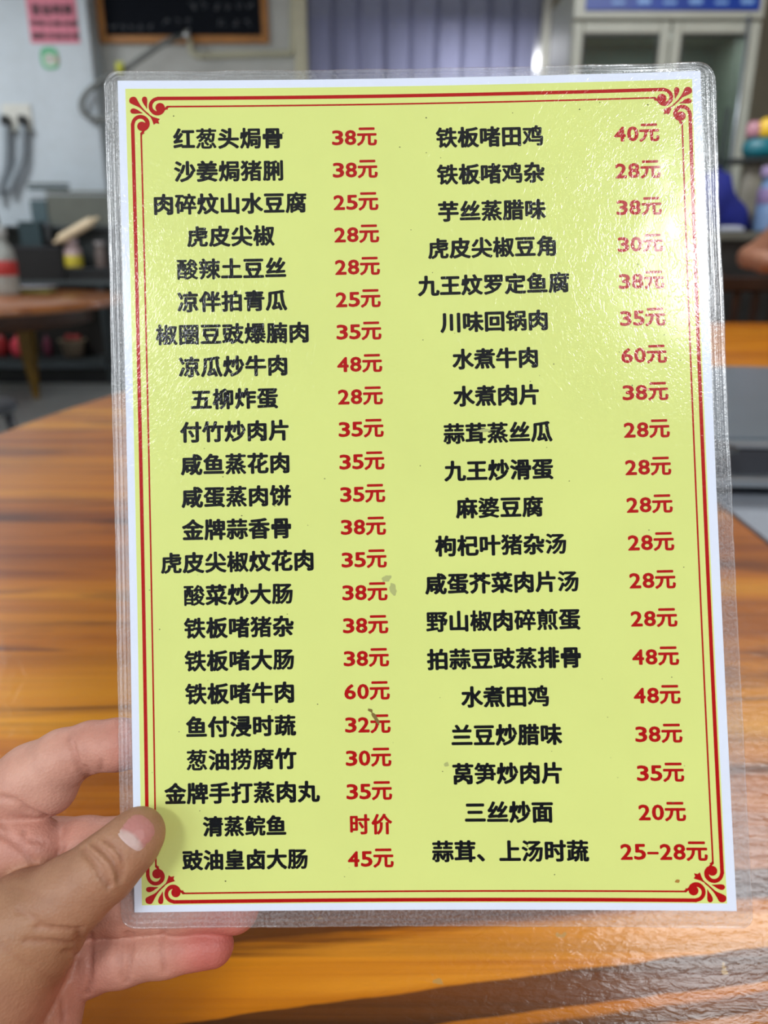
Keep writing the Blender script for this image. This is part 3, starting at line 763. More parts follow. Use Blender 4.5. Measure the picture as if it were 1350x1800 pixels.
# ---------------------------------------------------------------- things on the back table and on the counter behind
ctr = empty('kitchen_counter', (-2.6, 6.22, 0))
tag(ctr, 'grey metal kitchen counter with an open lower shelf behind the smaller table', 'counter')
m_mgrey = M('dull_metal', (78, 84, 86), .45, .4); m_frame = M('dark_frame', (58, 64, 66), .5, .3)
x0, x1 = -1.45, 1.05
box('worktop', (x0, -.02, .77), (x1, .22, .80), m_mgrey, ctr); box('lower_shelf', (x0, 0, .17), (x1, .22, .205), m_mgrey, ctr)
for xx in (x0+.02, at(182, 600, 6.22).x+2.6):
    for yy in (.0, .18): box('leg', (xx, yy, 0), (xx+.045, yy+.04, .77), m_frame, ctr)
box('plinth', (x0, .04, .0), (x1-.45, .07, .12), M('black_plinth', (8, 9, 11), .6), ctr)
box('back_panel', (x0, .205, .205), (x1, .22, .77), M('dark_back_panel', (26, 22, 18), .6), ctr)
def onshelf(px0, px1, Y, z0, z1): return at(px0, 600, Y).x, at(px1, 600, Y).x
def lump_bag(name, px0, px1, Y, z0, h, col, label, cat, sag=.0, grp=None):
    xa, xb = at(px0, 600, Y).x, at(px1, 600, Y).x; cx, rx = (xa+xb)/2, (xb-xa)/2
    o = empty(name, (cx, Y, z0)); tag(o, label, cat, grp); mt_ = M(name+'_skin', col, .45, var=.12, bump=.3)
    bm = bmesh.new(); add_lathe(bm, [(0, .002), (rx*.75, .002), (rx*.97, h*.2), (rx, h*.5), (rx*.85, h*.8), (rx*.35, h*.96), (rx*.16, h*.98)], n=20, sy=.55)
    for v in bm.verts: v.co += Vector(noise.noise_vector(v.co*14))*.012*(v.co.z > .01)
    bmobj('body', bm, mt_, o, True)
    bm = bmesh.new(); add_lathe(bm, [(rx*.16, h*.98), (rx*.12, h*1.02), (rx*.28, h*1.14), (rx*.1, h*1.1)], n=14); bmobj('knotted_neck', bm, mt_, o, True)
    return o
lump_bag('plastic_bag', -12, 12, 6.34, .207, .17, (150, 8, 16), 'dark red plastic bag on the lower shelf at the left edge', 'bag')
lump_bag('plastic_bag', 18, 46, 6.34, .207, .15, (226, 66, 84), 'bright pink knotted bag on the lower shelf left of the ochre leg', 'bag')
lump_bag('plastic_bag', 74, 90, 6.35, .207, .15, (104, 30, 58), 'dark plum bag on the lower shelf right of the ochre leg', 'bag')
bk = empty('basket', ((at(104, 600, 6.33).x+at(150, 600, 6.33).x)/2, 6.33, .207))
tag(bk, 'cream and red basket on the lower shelf right of the ochre leg', 'basket')
lathe('bowl', [(0, .002), (.07, .002), (.095, .12), (.10, .125), (.09, .12), (.065, .012), (0, .012)], M('cream_basket', (150, 132, 112), .6), bk, n=28)
lathe('rim', [(.095, .12), (.108, .126), (.108, .136), (.095, .136)], M('cream_rim', (160, 146, 122), .5), bk, n=28)
bm = bmesh.new()
for k in range(5):
    add_lathe(bm, [(0, 0), (.03, .005), (.036, .03), (.02, .055), (0, .06)], (random.uniform(-.045, .045), random.uniform(-.03, .03), .08+random.uniform(0, .05)), 14)
bmobj('contents', bm, M('red_contents', (150, 48, 44), .5), bk, True)

ZC = .80
def boxed(name, px0, px1, Y, z0, z1, dy, col, label, cat, lid=None, rim=True, rough=.5, lipc=None):
    pm = 460 if z0 < 1.0 else 370; xa, xb = at(px0, pm, Y).x, at(px1, pm, Y).x; o = empty(name, ((xa+xb)/2, Y, z0)); tag(o, label, cat); w2 = (xb-xa)/2
    bm = bmesh.new(); t = .008; mt_ = M(name+'_plastic', col, rough, var=.1); h = z1-z0
    add_box(bm, (-w2, 0, .001), (w2, dy, .012), .002); add_box(bm, (-w2, 0, .012), (w2, t, h), .002); add_box(bm, (-w2, dy-t, .012), (w2, dy, h), .002)
    add_box(bm, (-w2, t, .012), (-w2+t, dy-t, h), .002); add_box(bm, (w2-t, t, .012), (w2, dy-t, h), .002); bmobj('body', bm, mt_, o)
    m2 = M(name+'_lip', lipc or tuple(min(255, int(c*1.25)+8) for c in col), .4)
    if rim:
        bm = bmesh.new()
        add_box(bm, (-w2-.008, -.008, h), (w2+.008, .004, h+.014), .003); add_box(bm, (-w2-.008, dy-.004, h), (w2+.008, dy+.008, h+.014), .003)
        add_box(bm, (-w2-.008, .004, h), (-w2+.004, dy-.004, h+.014), .003); add_box(bm, (w2-.004, .004, h), (w2+.008, dy-.004, h+.014), .003); bmobj('rim', bm, m2, o)
    if lid: box('lid', (-w2-.004, -.004, h+.014), (w2+.004, dy+.004, h+.03), M(name+'_lid', lid, .4), o)
    return o
def zat(py, Y): return at(675, py, Y).z
# black crate standing at the front of the counter
boxed('crate', 12, 110, 6.22, ZC+.001, zat(437, 6.22), .10, (10, 11, 13), 'long black plastic crate on the counter behind the smaller table', 'crate', lipc=(46, 47, 54))
boxed('crate', 113, 205, 6.22, ZC+.001, zat(479, 6.22), .11, (16, 17, 19), 'low black lidded box under the seasoning bottle on the counter', 'box', lid=(40, 42, 46), rim=False)
# rack above the counter, carrying boxes
rk = empty('counter_rack', (-2.5, 6.335, ZC+.001)); tag(rk, 'dark metal rack standing along the back of the counter', 'rack')
zr = zat(397, 6.38)-ZC
box('rack_shelf', (-1.2, 0, zr-.03), (1.0, .095, zr-.002), m_frame, rk)
for xx in (-1.19, .0, .96): box('upright', (xx, .0, .0), (xx+.03, .03, zr-.03), m_frame, rk)
box('rear_panel', (-1.2, .08, 0), (1.0, .095, zr-.03), M('charcoal_panel', (44, 50, 50), .5), rk)
zr += ZC+.001
boxed('appliance', 84, 200, 6.34, zr, zat(343, 6.34), .09, (96, 100, 92), 'grey-green boxy kitchen appliance on the rack beside the menu', 'appliance', lid=(104, 106, 96), rim=False)
boxed('storage_box', 54, 82, 6.34, zr, zat(352, 6.34), .09, (72, 92, 98), 'narrow blue-grey storage box on the rack at the left', 'box', lid=(128, 136, 142), rim=False)
boxed('storage_box', 54, 120, 6.345, zat(343, 6.34)+.034, zat(326, 6.34)-.01, .085, (42, 66, 70), 'dark teal storage box on top of the grey-green appliance', 'box', lid=(64, 76, 72), rim=False)
boxed('storage_box', 28, 66, 6.235, zat(437, 6.22)+.02, zat(392, 6.22), .085, (36, 58, 64), 'dark teal tub standing on the long black crate', 'box', lipc=(60, 82, 88))
#boxed('storage_box', -30, 24, 6.235, zat(437, 6.22)+.02, zat(385, 6.22), .085, (44, 50, 46), 'dark olive tub at the left edge on the long black crate', 'box')
for i, (px, r, pt, cols, lb) in enumerate(((84, .034, 392, (30, 33, 36), 'black jar standing on the long black crate by the teal tub'),)):
    Y = 6.27; o = empty('jar', (at(px, 400, Y).x, Y, zat(437, 6.22)+.02)); tag(o, lb, 'jar'); h = zat(pt, Y)-(zat(437, 6.22)+.02)
    lathe('body', [(0, 0), (r, 0), (r*1.05, h*.2), (r*1.05, h*.7), (r*.8, h*.84), (r*.8, h*.86), (0, h*.86)], M('jar_body', cols, .3), o)
    lathe('lid', [(r*.86, h*.85), (r*.86, h), (0, h)], M('jar_lid', (66, 70, 76), .3), o)
# rolling pin resting across the crates
a_, b_ = at(104, 422, 6.20), at(163, 388, 6.20)
rp = empty('rolling_pin', tuple(a_)); tag(rp, 'pale wooden rolling pin leaning diagonally above the seasoning bottle', 'rolling pin')
m_pin = M('pale_wood', (230, 210, 176), .5, var=.12, vscale=30)
dv = b_-a_; r0 = .036
tube('roller', [dv*0, dv*.08, dv*.5, dv*.92, dv], [r0*.8, r0, r0, r0, r0*.8], m_pin, rp, 16, False)
tube('grip', [dv*1.0, dv*1.04, dv*1.12, dv*1.16], [.012, .013, .014, .008], m_pin, rp, 12, False)
tube('grip', [dv*0, dv*-.04, dv*-.12, dv*-.16], [.012, .013, .014, .008], m_pin, rp, 12, False)
def bottle(px, Y, z0, pt, r, bodyc, capc, label, band=None, cat='bottle', name='bottle', neck=.45):
    x = at(px, 450, Y).x; h = zat(pt, Y)-z0; o = empty(name, (x, Y, z0+.001)); tag(o, label, cat)
    lathe('body', [(0, 0), (r*.95, 0), (r, h*.03), (r, h*.55), (r*.9, h*.66), (r*neck, h*.80), (r*neck, h*.86), (0, h*.86)], M('bottle_body', bodyc, .25), o)
    lathe('cap', [(r*neck*1.25, h*.84), (r*neck*1.25, h*.98), (r*neck*1.0, h), (0, h)], M('bottle_cap', capc, .35), o)
    if band: lathe('band', [(r*1.015, h*band[0]), (r*1.03, h*band[0]+.002), (r*1.03, h*band[1]-.002), (r*1.015, h*band[1])], M('bottle_band', band[2], .45), o)
    return o
bottle(129, 6.275, zat(479, 6.22)+.034, 420, .066, (200, 176, 176), (216, 196, 200), 'white seasoning bottle with a yellow lower half in front of the crates', (.02, .42, (206, 190, 62)), neck=.55)
bottle(2, 5.4, .751, 398, .088, (172, 178, 174), (180, 184, 182), 'large whitish bottle with a red label at the left edge of the back table', (.28, .50, (196, 62, 60)), neck=.5)
bottle(178, 6.275, zat(479, 6.22)+.034, 424, .045, (112, 100, 96), (146, 140, 140), 'greyish spice jar right of the seasoning bottle beside the menu edge', cat='jar', name='jar', neck=.8)
bottle(-5, 6.18, ZC+.0, 324, .055, (96, 98, 62), (18, 20, 20), 'tall olive bottle with a black cap at the left edge below the cords', neck=.7)
p_ = onz(62, 503, .751)
pl = empty('plate', (at(64, 500, 5.8).x, 5.8, .751)); tag(pl, 'white shallow plate on the back table below the black crate', 'plate')
lathe('dish', [(0, .006), (.08, .006), (.14, .028), (.142, .032), (.078, .012), (0, .011)], M('white_glaze', (200, 204, 216), .2), pl, n=40)
lathe('foot_ring', [(.07, 0), (.075, 0), (.075, .008), (.07, .008)], M('white_glaze2', (190, 194, 206), .3), pl, n=32)
ty = empty('tray', (at(50, 510, 5.55).x, 5.55, .751)); tag(ty, 'flat olive-green tray on the back table in front of the plate', 'tray')
box('tray_base', (-.17, -.07, 0), (.17, .07, .008), M('olive_tray', (112, 112, 44), .4), ty, .003); 
bm = bmesh.new()
for lo_, hi_ in (((-.17, -.07, .008), (.17, -.06, .016)), ((-.17, .06, .008), (.17, .07, .016)), ((-.17, -.06, .008), (-.16, .06, .016)), ((.16, -.06, .008), (.17, .06, .016))): add_box(bm, lo_, hi_)
bmobj('tray_lip', bm, M('olive_tray_lip', (130, 130, 60), .4), ty)
# dark chair edge at the far left
ch = empty('stool', (at(-22, 740, 2.9).x-.10, 3.0, 0)); tag(ch, 'black stool at the left edge beyond the big table', 'stool')
lathe('seat', [(0, .44), (.15, .44), (.16, .45), (.16, .47), (.15, .48), (0, .48)], m_gdark, ch, n=32)
for k in range(4):
    a = k*math.pi/2+.6; tube('leg', [(.12*math.cos(a), .12*math.sin(a), .44), (.17*math.cos(a), .17*math.sin(a), 0)], .018, m_gdark, ch, 8, False)

# ---------------------------------------------------------------- notices and fittings on the pillar
Yp = pY-.002
def quad_panel(name, px, Y, th, mat, parent=None):
    "flat vertical panel facing the room; px = (x0, y0, x1, y1) in the photograph"
    a, b = at(px[0], px[1], Y), at(px[2], px[3], Y); return a, b
def up_text(txt, x, z, size, Y, mat, parent, name='lettering', bold=.004, pitch=1.08, org=None):
    def mp(u, v, k): return (u-org.x, Y-.0012-.0002*k-org.y, v-org.z)
    return lay_text(name, [(c, x+i*size*pitch, z, size, size) for i, c in enumerate(txt)], mat, parent, mp, bold, 4)
a0, b0 = at(36, -70, Yp), at(141, 76, Yp)
po = empty('notice', ((a0.x+b0.x)/2, Yp, b0.z)); og = po.location
tag(po, 'pink opening-hours notice with dark writing taped to the white pillar', 'notice')
box('sheet', (a0.x-og.x, -.004, 0), (b0.x-og.x, -.001, a0.z-b0.z), M('pink_paper', (214, 112, 136), .5), po, 0)
m_ink = M('dark_ink', (58, 22, 34), .6)
pw = b0.x-a0.x; s1 = pw*.19; z1 = b0.z
Yo = Yp-.004
up_text('营业时间', a0.x+pw*.09, z1+pw*.52, s1, Yo, m_ink, po, 'heading', .010, 1.12, og)
for r_, tx in enumerate(('午市  11:00-14:00', '晚市  17:00-21:00')):
    zz = z1+pw*(.30-.22*r_)
    up_text(tx[:2], a0.x+pw*.05, zz, s1*.70, Yo, m_ink, po, 'hours', .006, 1.05, og)
    lay_text('hours', [(c, a0.x+pw*(.36+.057*i), zz, s1*.62, s1*.72) for i, c in enumerate(tx[4:])], m_ink, po, lambda u, v, k: (u-og.x, Yo-.0012-.0002*k-og.y, v-og.z), .006, 4)
# green and white sticker
a0, b0 = at(69, 83, Yp), at(106, 122, Yp); cx_ = (a0.x+b0.x)/2; cz_ = (a0.z+b0.z)/2
st = empty('sticker', (cx_, Yp, cz_)); tag(st, 'small green and white round-cornered sticker under the pink notice', 'sticker')
def disc(name, pts, y, mat, parent, th=.001):
    bm = bmesh.new(); f = [bm.verts.new((x, y, z)) for x, z in pts]; g = [bm.verts.new((x, y+th, z)) for x, z in pts]; n = len(pts)
    bm.faces.new(f); bm.faces.new(g[::-1])
    for k in range(n): bm.faces.new((f[k], g[k], g[(k+1) % n], f[(k+1) % n]))
    return bmobj(name, bm, mat, parent)
w2, h2 = (b0.x-a0.x)/2, (a0.z-b0.z)/2
disc('green_border', squircle(w2, h2, 32, 3.0), -.003, M('sticker_green', (60, 168, 112), .5), st)
disc('white_field', [(x, z-.01) for x, z in squircle(w2*.62, h2*.58, 32, 3.0)], -.0045, M('sticker_white', (196, 208, 196), .5), st)
disc('printed_mark', [(x, z-.005) for x, z in squircle(w2*.22, h2*.26, 20, 2.5)], -.006, M('sticker_mark', (150, 112, 112), .5), st)
disc('brown_corner', [(w2*.80+x, z-.01) for x, z in squircle(w2*.16, h2*.42, 20, 2.0)], -.0055, M('sticker_brown', (156, 118, 70), .5), st)
# power outlets with two plugs and cords
a0, b0 = at(3, 183, Yp), at(60, 232, Yp); og = Vector(((a0.x+b0.x)/2, Yp, b0.z))
so = empty('power_outlet', tuple(og)); tag(so, 'white double power outlet low on the pillar, with a grey lower ledge', 'outlet')
ww = (b0.x-a0.x)/2; hh = a0.z-b0.z
box('plate', (-ww, -.014, 0), (ww, -.001, hh), M('outlet_white', (206, 206, 198), .4), so)
box('ledge', (-ww, -.05, -.004), (ww, -.014, .028), M('outlet_ledge', (128, 130, 124), .5), so)
m_plug = M('black_plug', (16, 18, 18), .4); m_cord = M('grey_cord', (148, 158, 166), .5)
for px, lab in ((12, 'black plug in the left socket with a pale grey cord hanging down'), (42, 'black plug in the right socket with a pale grey cord curving down')):
    c = at(px, 214, Yp-.03); o = empty('power_plug', (c.x, Yp-.052, c.z)); tag(o, lab, 'plug')
    box('plug_body', (-.028, -.035, -.035), (.028, .036, .04), m_plug, o, .01)
    pts = [(c.x, Yp-.06, c.z-.03)]+[tuple(at(x, y, Yp-.06)) for x, y in (((11, 250), (10, 290), (2, 322), (-2, 345)) if px < 20 else ((40, 250), (38, 282), (26, 310), (16, 335)))]
    tube('cord', [tuple(Vector(p)-o.location) for p in pts], .028, m_cord, o, 10)

# ---------------------------------------------------------------- blackboard, pipes and hose on the back wall
Yw = YB-.004
a0, b0 = at(158, -110, Yw), at(474, 78, Yw); og = Vector(((a0.x+b0.x)/2, Yw, b0.z))
bb = empty('blackboard', tuple(og)); tag(bb, 'wooden-framed blackboard with faint chalk writing, high on the back wall', 'blackboard')
W2 = (b0.x-a0.x)/2; H_ = a0.z-b0.z; fw = .055
box('board', (-W2+.01, -.02, .01), (W2-.01, -.001, H_-.01), M('blackboard_face', (10, 16, 26), .8, spec=.2), bb, 0)
m_of = M('orange_wood_frame', (176, 118, 56), .5, var=.15)
box('frame_rail', (-W2, -.035, 0), (W2, -.02, fw), m_of, bb); box('frame_rail', (-W2, -.035, H_-fw), (W2, -.02, H_), m_of, bb)
box('frame_rail', (-W2, -.034, fw), (-W2+fw, -.02, H_-fw), m_of, bb); box('frame_rail', (W2-fw, -.034, fw), (W2, -.02, H_-fw), m_of, bb)
m_ch = M('chalk', (96, 100, 106), .9)
def scrawl(px0, px1, py, n, seed):
    random.seed(seed); bm = bmesh.new()
    for i in range(n):
        cx = px0+(px1-px0)*(i+.5)/n; sz = (px1-px0)/n*.36
        for s_ in range(4):
            p = at(cx+random.uniform(-1, 1)*sz, py+random.uniform(-1, 1)*sz, Yw); q_ = at(cx+random.uniform(-1, 1)*sz, py+random.uniform(-1, 1)*sz, Yw)
            add_tube(bm, [(p.x-og.x, -.0215, p.z-og.z), (q_.x-og.x, -.0215, q_.z-og.z)], .004, 4)
    bmobj('chalk_line', bm, m_ch, bb)
scrawl(178, 272, 49, 6, 1); scrawl(330, 450, 12, 6, 2); scrawl(285, 340, 40, 3, 3); scrawl(380, 445, 42, 3, 4)
random.seed(11)
ho = tag(tube('hose', [tuple(at(x, y, (YB-.06) if x > 300 else 6.60)) for x, y in ((328, 62), (300, 70), (272, 86), (246, 104), (214, 126), (178, 142), (152, 164), (143, 184), (150, 202), (168, 209), (200, 207), (240, 212))], .021, M('grey_hose', (112, 116, 114), .5), None, 12),
    'grey flexible hose curling down the wall from under the blackboard', 'hose')
cl_ = empty('hose_valve', tuple(at(328, 62, YB-.12))); tag(cl_, 'small shiny metal valve at the upper end of the grey hose', 'valve')
lathe('valve_body', [(0, -.03), (.03, -.03), (.036, 0), (.03, .03), (0, .03)], M('shiny_valve', (190, 192, 190), .15, 1.0), cl_, n=20)
tube('wall_stem', [(0, 0, 0), (0, .078, 0)], .012, m_steel, cl_, 10, False); tube('lever', [(0, -.02, 0), (.03, -.03, .035)], .008, m_steel, cl_, 8, False)
tag(tube('wall_pipe', [tuple(at(x, y, YB-.03)) for x, y in ((334, 66), (336, 88), (345, 97), (370, 97), (430, 95), (500, 94), (512, 90), (514, 76), (514, 30), (514, -60))], .022, M('cream_pipe', (198, 196, 170), .45), None, 10),
    'thin cream pipe running under and up beside the blackboard', 'pipe')
yw = empty('hose_clip', tuple(at(211, 122, 6.57))); tag(yw, 'small yellow clip on the grey hose above the menu corner', 'clip')
lathe('clip_body', [(0, -.03), (.026, -.03), (.03, 0), (.026, .03), (0, .03)], M('yellow_clip', (204, 206, 70), .4), yw, n=16); box('clip_tab', (-.03, -.006, .02), (.03, .006, .05), M('yellow_tab', (210, 212, 84), .4), yw, .003)

# ---------------------------------------------------------------- plastic strip curtain in the doorway
sc = empty('strip_curtain', ((dL+dR)/2, YB+.05, 0)); tag(sc, 'lavender translucent plastic strip curtain hanging in the kitchen doorway', 'curtain')
ms = strip_mat(); ns = 9; wS = (dR-dL)/ns
box('hanging_rail', (dL-sc.location.x+.01, -.02, 2.99), (dR-sc.location.x-.03, .02, 3.04), m_steel, sc)
for i in range(ns):
    bm = bmesh.new(); xc = dL+wS*(i+.5)-sc.location.x; nn_ = 8; ww = wS*.60
    A = []
    for z in (3.0, 2.0, .04):
        A.append([bm.verts.new((xc+ww*(k/nn_*2-1)+.012*math.sin(z*3+i), (.018*(1-(k/nn_*2-1)**2))+(.012 if i % 2 else -.012)+.01*math.sin(z*2+i*2), z)) for k in range(nn_+1)])
    for a, b in zip(A, A[1:]):
        for k in range(nn_): bm.faces.new((a[k], a[k+1], b[k+1], b[k]))
    r_ = bmesh.ops.solidify(bm, geom=bm.faces[:], thickness=.003)
    bmobj('strip', bm, ms, sc, True)
    for k in (-.3, .3): lathe('rivet', [(0, -.008), (.012, -.005), (.014, 0), (.012, .005), (0, .008)], M('rivet_steel', (220, 222, 226), .12, 1.0), sc, (xc+ww*k, -.035, 2.78-.1*(i % 2)), 12)

# ---------------------------------------------------------------- glass-door display fridge
FYd = 4.85; fx0, fx1 = at(1006, 60, FYd).x, at(1338, 60, FYd).x
fr = empty('display_fridge', ((fx0+fx1)/2, FYd, 0)); tag(fr, 'tall double-door display fridge with grey-white frames and a blue header sign', 'fridge')
hw = (fx1-fx0)/2; zh = zat(38, FYd); m_fr = M('fridge_enamel', (172, 174, 162), .35); m_in = M('fridge_interior', (150, 162, 156), .5); D_ = .62; ztop = 2.42
box('side_panel', (-hw, .05, .1), (-hw+.03, D_, ztop), m_fr, fr); box('side_panel', (hw-.03, .05, .1), (hw, D_, ztop), m_fr, fr)
box('back_panel', (-hw+.03, D_-.03, .1), (hw-.03, D_, ztop), m_in, fr); box('base_panel', (-hw+.03, .05, .1), (hw-.03, D_-.03, .35), m_fr, fr); box('top_panel', (-hw+.03, .05, zh), (hw-.03, D_-.03, ztop), m_fr, fr)
box('header_panel', (-hw, .0, zh+.015), (hw, .05, ztop), m_fr, fr)
zb = zat(19, FYd)
box('header_sign', (-hw+.06, -.008, zb), (hw-.03, .0, ztop-.03), M('blue_sign', (12, 56, 150), .3, var=.18, vscale=3), fr, .002)
fl = area('fridge_fill', (fr.location.x, FYd+.16, zh-.03), (fr.location.x, FYd+.3, 0), 2*hw-.2, .1, 2, (.9, 1.0, .96))  # unseen fill light added to brighten the fridge interior
bm = bmesh.new(); random.seed(5)
for k in range(6):
    x = -hw+.2+k*.14; add_box(bm, (x, -.0095, zb+.03), (x+.07, -.0082, zb+.045+.01*(k % 2)))
bmobj('sign_print', bm, M('sign_pale_print', (120, 160, 214), .4), fr)
for k in range(4):
    lathe('caster', [(0, 0), (.03, .0), (.035, .05), (.02, .1), (0, .1)], m_gdark, fr, ((-1 if k % 2 else 1)*(hw-.08), .12 if k < 2 else D_-.1, 0), 16)
xm = at(1180, 60, FYd).x-fr.location.x; m_gl = glass_mat('fridge_glass', (.80, .86, .84), .10); m_gask = M('black_gasket', (14, 16, 18), .5)
for n_, (xa, xb) in enumerate(((-hw+.004, xm-.004), (xm+.004, hw-.004))):
    d_ = empty('door', ((xa+xb)/2, 0, .36)); d_.parent = fr; wd = (xb-xa)/2; hd = zh-.36; e = .056
    bm = bmesh.new()
    add_box(bm, (-wd, 0, 0), (-wd+e, .045, hd), .008); add_box(bm, (wd-e, 0, 0), (wd, .045, hd), .008)
    add_box(bm, (-wd+e, 0, 0), (wd-e, .045, e), .008); add_box(bm, (-wd+e, 0, hd-e), (wd-e, .045, hd), .008); bmobj('door_frame', bm, m_fr, d_)
    bm = bmesh.new(); g_ = .012
    add_box(bm, (-wd+e, .006, e), (-wd+e+g_, .03, hd-e)); add_box(bm, (wd-e-g_, .006, e), (wd-e, .03, hd-e)); add_box(bm, (-wd+e+g_, .006, e), (wd-e-g_, .03, e+g_)); add_box(bm, (-wd+e+g_, .006, hd-e-g_), (wd-e-g_, .03, hd-e)); bmobj('gasket', bm, m_gask, d_)
    box('glass_pane', (-wd+e+g_, .014, e+g_), (wd-e-g_, .020, hd-e-g_), m_gl, d_, 0)
    xh = wd-e*.5 if n_ == 0 else wd-e-.03
    zt = (1.30, 1.88)[n_]; tube('handle', [(xh, -.035, .55), (xh, -.035, zt)], .010, m_steel, d_, 10, False)
    for z in (.56, zt-.01): tube('handle_post', [(xh, -.035, z), (xh, .012, z)], .008, m_steel, d_, 8, False)
m_wire = M('wire_shelf', (120, 124, 120), .4, .5)
for z in (.75, 1.15, 1.55):
    bm = bmesh.new()
    for k in range(12): add_tube(bm, [(-hw+.04, .1+k*.04, z), (hw-.04, .1+k*.04, z)], .004, 5)
    bmobj('wire_shelf', bm, m_wire, fr)
# bottles standing on the fridge shelves, dim behind the glass
drink = [((88, 40, 44), 'dark red'), ((60, 70, 66), 'dark green'), ((96, 92, 84), 'grey-brown')]
k_ = 0
for z in (.755, 1.155, 1.555):
    for j in range(7):
        cc, nm_ = drink[(j+k_) % 3]; x = -hw+.12+j*(2*hw-.24)/6; k_ += 1
        o = empty('drink_bottle', (fr.location.x+x, FYd+.22, z)); tag(o, '%s drink bottle, %s from the left on the %s fridge shelf' % (nm_, ('first', 'second', 'third', 'fourth', 'fifth', 'sixth', 'seventh')[j], {.755: 'lowest', 1.155: 'middle', 1.555: 'top'}[z]), 'bottle', 'drink bottles behind the fridge glass')
        lathe('body', [(0, 0), (.032, 0), (.034, .01), (.034, .13), (.014, .19), (.013, .21), (0, .21)], M('drink', cc, .25), o, n=14)
        lathe('cap', [(.015, .21), (.015, .23), (0, .23)], M('drink_cap', (150, 150, 148), .4), o, n=12)

# ---------------------------------------------------------------- service counter at the right with things on it
Yc = 3.95; zc_ = zat(407, Yc); cx0 = at(1150, 430, Yc).x
sv = empty('service_counter', (cx0, Yc, 0)); tag(sv, 'dark service counter at the right in front of the display fridge', 'counter')
box('counter_top', (0, 0, zc_-.04), (1.9, .5, zc_), M('counter_top', (92, 92, 84), .3), sv)
box('front_panel', (.02, .03, .0), (1.88, .06, zc_-.04), M('counter_front', (36, 34, 32), .5), sv); box('side_panel', (.02, .06, 0), (.05, .47, zc_-.04), M('counter_side', (36, 34, 32), .5), sv); box('side_panel', (1.85, .06, 0), (1.88, .47, zc_-.04), M('counter_side', (36, 34, 32), .5), sv)
bottle(1341, 4.02, zc_, 292, .066, (116, 146, 188), (150, 132, 170), 'tall lilac and pale blue bottle on the service counter at the right edge', (.42, .66, (134, 116, 160)), neck=.8)
# blue cloth bag
a0, b0 = at(1255, 333, 4.1), at(1322, 400, 4.1)
bg = empty('cloth_bag', (a0.x, 4.18, zc_)); tag(bg, 'dark navy cloth bag slumped on the service counter beside the menu', 'bag')
bm = bmesh.new(); Wb, Hb = b0.x-a0.x, .27
ol = [(-.12, 0), (Wb, 0), (Wb+.01, .02), (Wb*.80, Hb*.42), (Wb*.55, Hb*.72), (Wb*.42, Hb*.95), (Wb*.15, Hb), (-.1, Hb*.9)]
L1 = [bm.verts.new((x, -.06, z+.002)) for x, z in ol]; L2 = [bm.verts.new((x*.95, .10, z*.95+.002)) for x, z in ol]; Lm = [bm.verts.new((x*1.02, .02, z*1.03+.002 if z > 0 else .002)) for x, z in ol]
bm.faces.new(L1); bm.faces.new(L2[::-1])
for A, B in ((L1, Lm), (Lm, L2)):
    for k in range(len(ol)): bm.faces.new((A[k], B[k], B[(k+1) % len(ol)], A[(k+1) % len(ol)]))
bmesh.ops.subdivide_edges(bm, edges=bm.edges[:], cuts=2, use_grid_fill=True, smooth=.6)
for v in bm.verts:
    if v.co.z > .02: v.co += Vector(noise.noise_vector(v.co*9))*.02
bmobj('bag_body', bm, M('navy_cloth', (14, 26, 112), .8, var=.2), bg, True)
tube('bag_strap', [(0, .02, Hb*.9), (.05, .02, Hb*1.12), (.11, .02, Hb*.85)], .008, M('navy_strap', (12, 22, 92), .8), bg, 8)
# rack of coloured pouches behind the bottle
rk2 = empty('small_shelf', (at(1345, 300, 4.22).x+.1, 4.22, zc_)); tag(rk2, 'small dark two-tier shelf on the service counter at the right edge', 'shelf')
z2 = zat(276, 4.22)-zc_
for zz in (z2-.02, .01): box('board', (-.26, 0, zz), (.5, .2, zz+.015), m_frame, rk2)
for xx in (-.26, .485): box('upright', (xx, .18, .025), (xx+.015, .2, z2+.25), m_frame, rk2)
def pouch(px0, px1, pt, pb, Y, col, label, name='pouch', cat='pouch'):
    a, b = at(px0, pt, Y), at(px1, pb, Y); o = empty(name, ((a.x+b.x)/2, Y, b.z)); tag(o, label, cat); w_, h_ = (b.x-a.x)/2, a.z-b.z
    bm = bmesh.new(); add_lathe(bm, [(0, .001), (w_*.8, .001), (w_, h_*.3), (w_*.95, h_*.75), (w_*.6, h_*.97), (0, h_)], n=20, sy=.5); 
    for v in bm.verts: v.co += Vector(noise.noise_vector(v.co*11))*.01*(v.co.z > .01)
    bmobj('body', bm, M(name+'_film', col, .4, var=.15), o, True)
    box('sealed_top', (-w_*.5, -.004, h_*.93), (w_*.5, .004, h_*1.05), M(name+'_seal', tuple(int(c*.85) for c in col), .4), o, .002)
    return o
zs = zc_+z2
pouch(1308, 1366, 243, 277, 4.30, (12, 104, 118), 'teal round pouch lying on the upper board of the small shelf', 'pouch')
pouch(1312, 1338, 214, 243, 4.31, (176, 124, 136), 'dusty pink pouch on top of the teal one', 'pouch')
pouch(1334, 1370, 208, 243, 4.30, (222, 180, 30), 'yellow pouch at the right edge on top of the teal one', 'pouch')
pouch(1306, 1330, 282, 403, 4.30, (132, 128, 116), 'pale crumpled paper bag between the navy bag and the lilac bottle', 'paper_bag', 'bag')
bx = empty('napkin_pack', (at(1287, 402, 4.0).x, 4.0, zc_+.001)); tag(bx, 'small white napkin pack at the front edge of the service counter', 'napkins')
box('pack', (-.06, 0, 0), (.06, .07, .022), M('napkin_white', (160, 164, 176), .5), bx, .006); box('top_flap', (-.04, .01, .0222), (.04, .06, .026), M('napkin_flap', (190, 192, 198), .5), bx, .001)
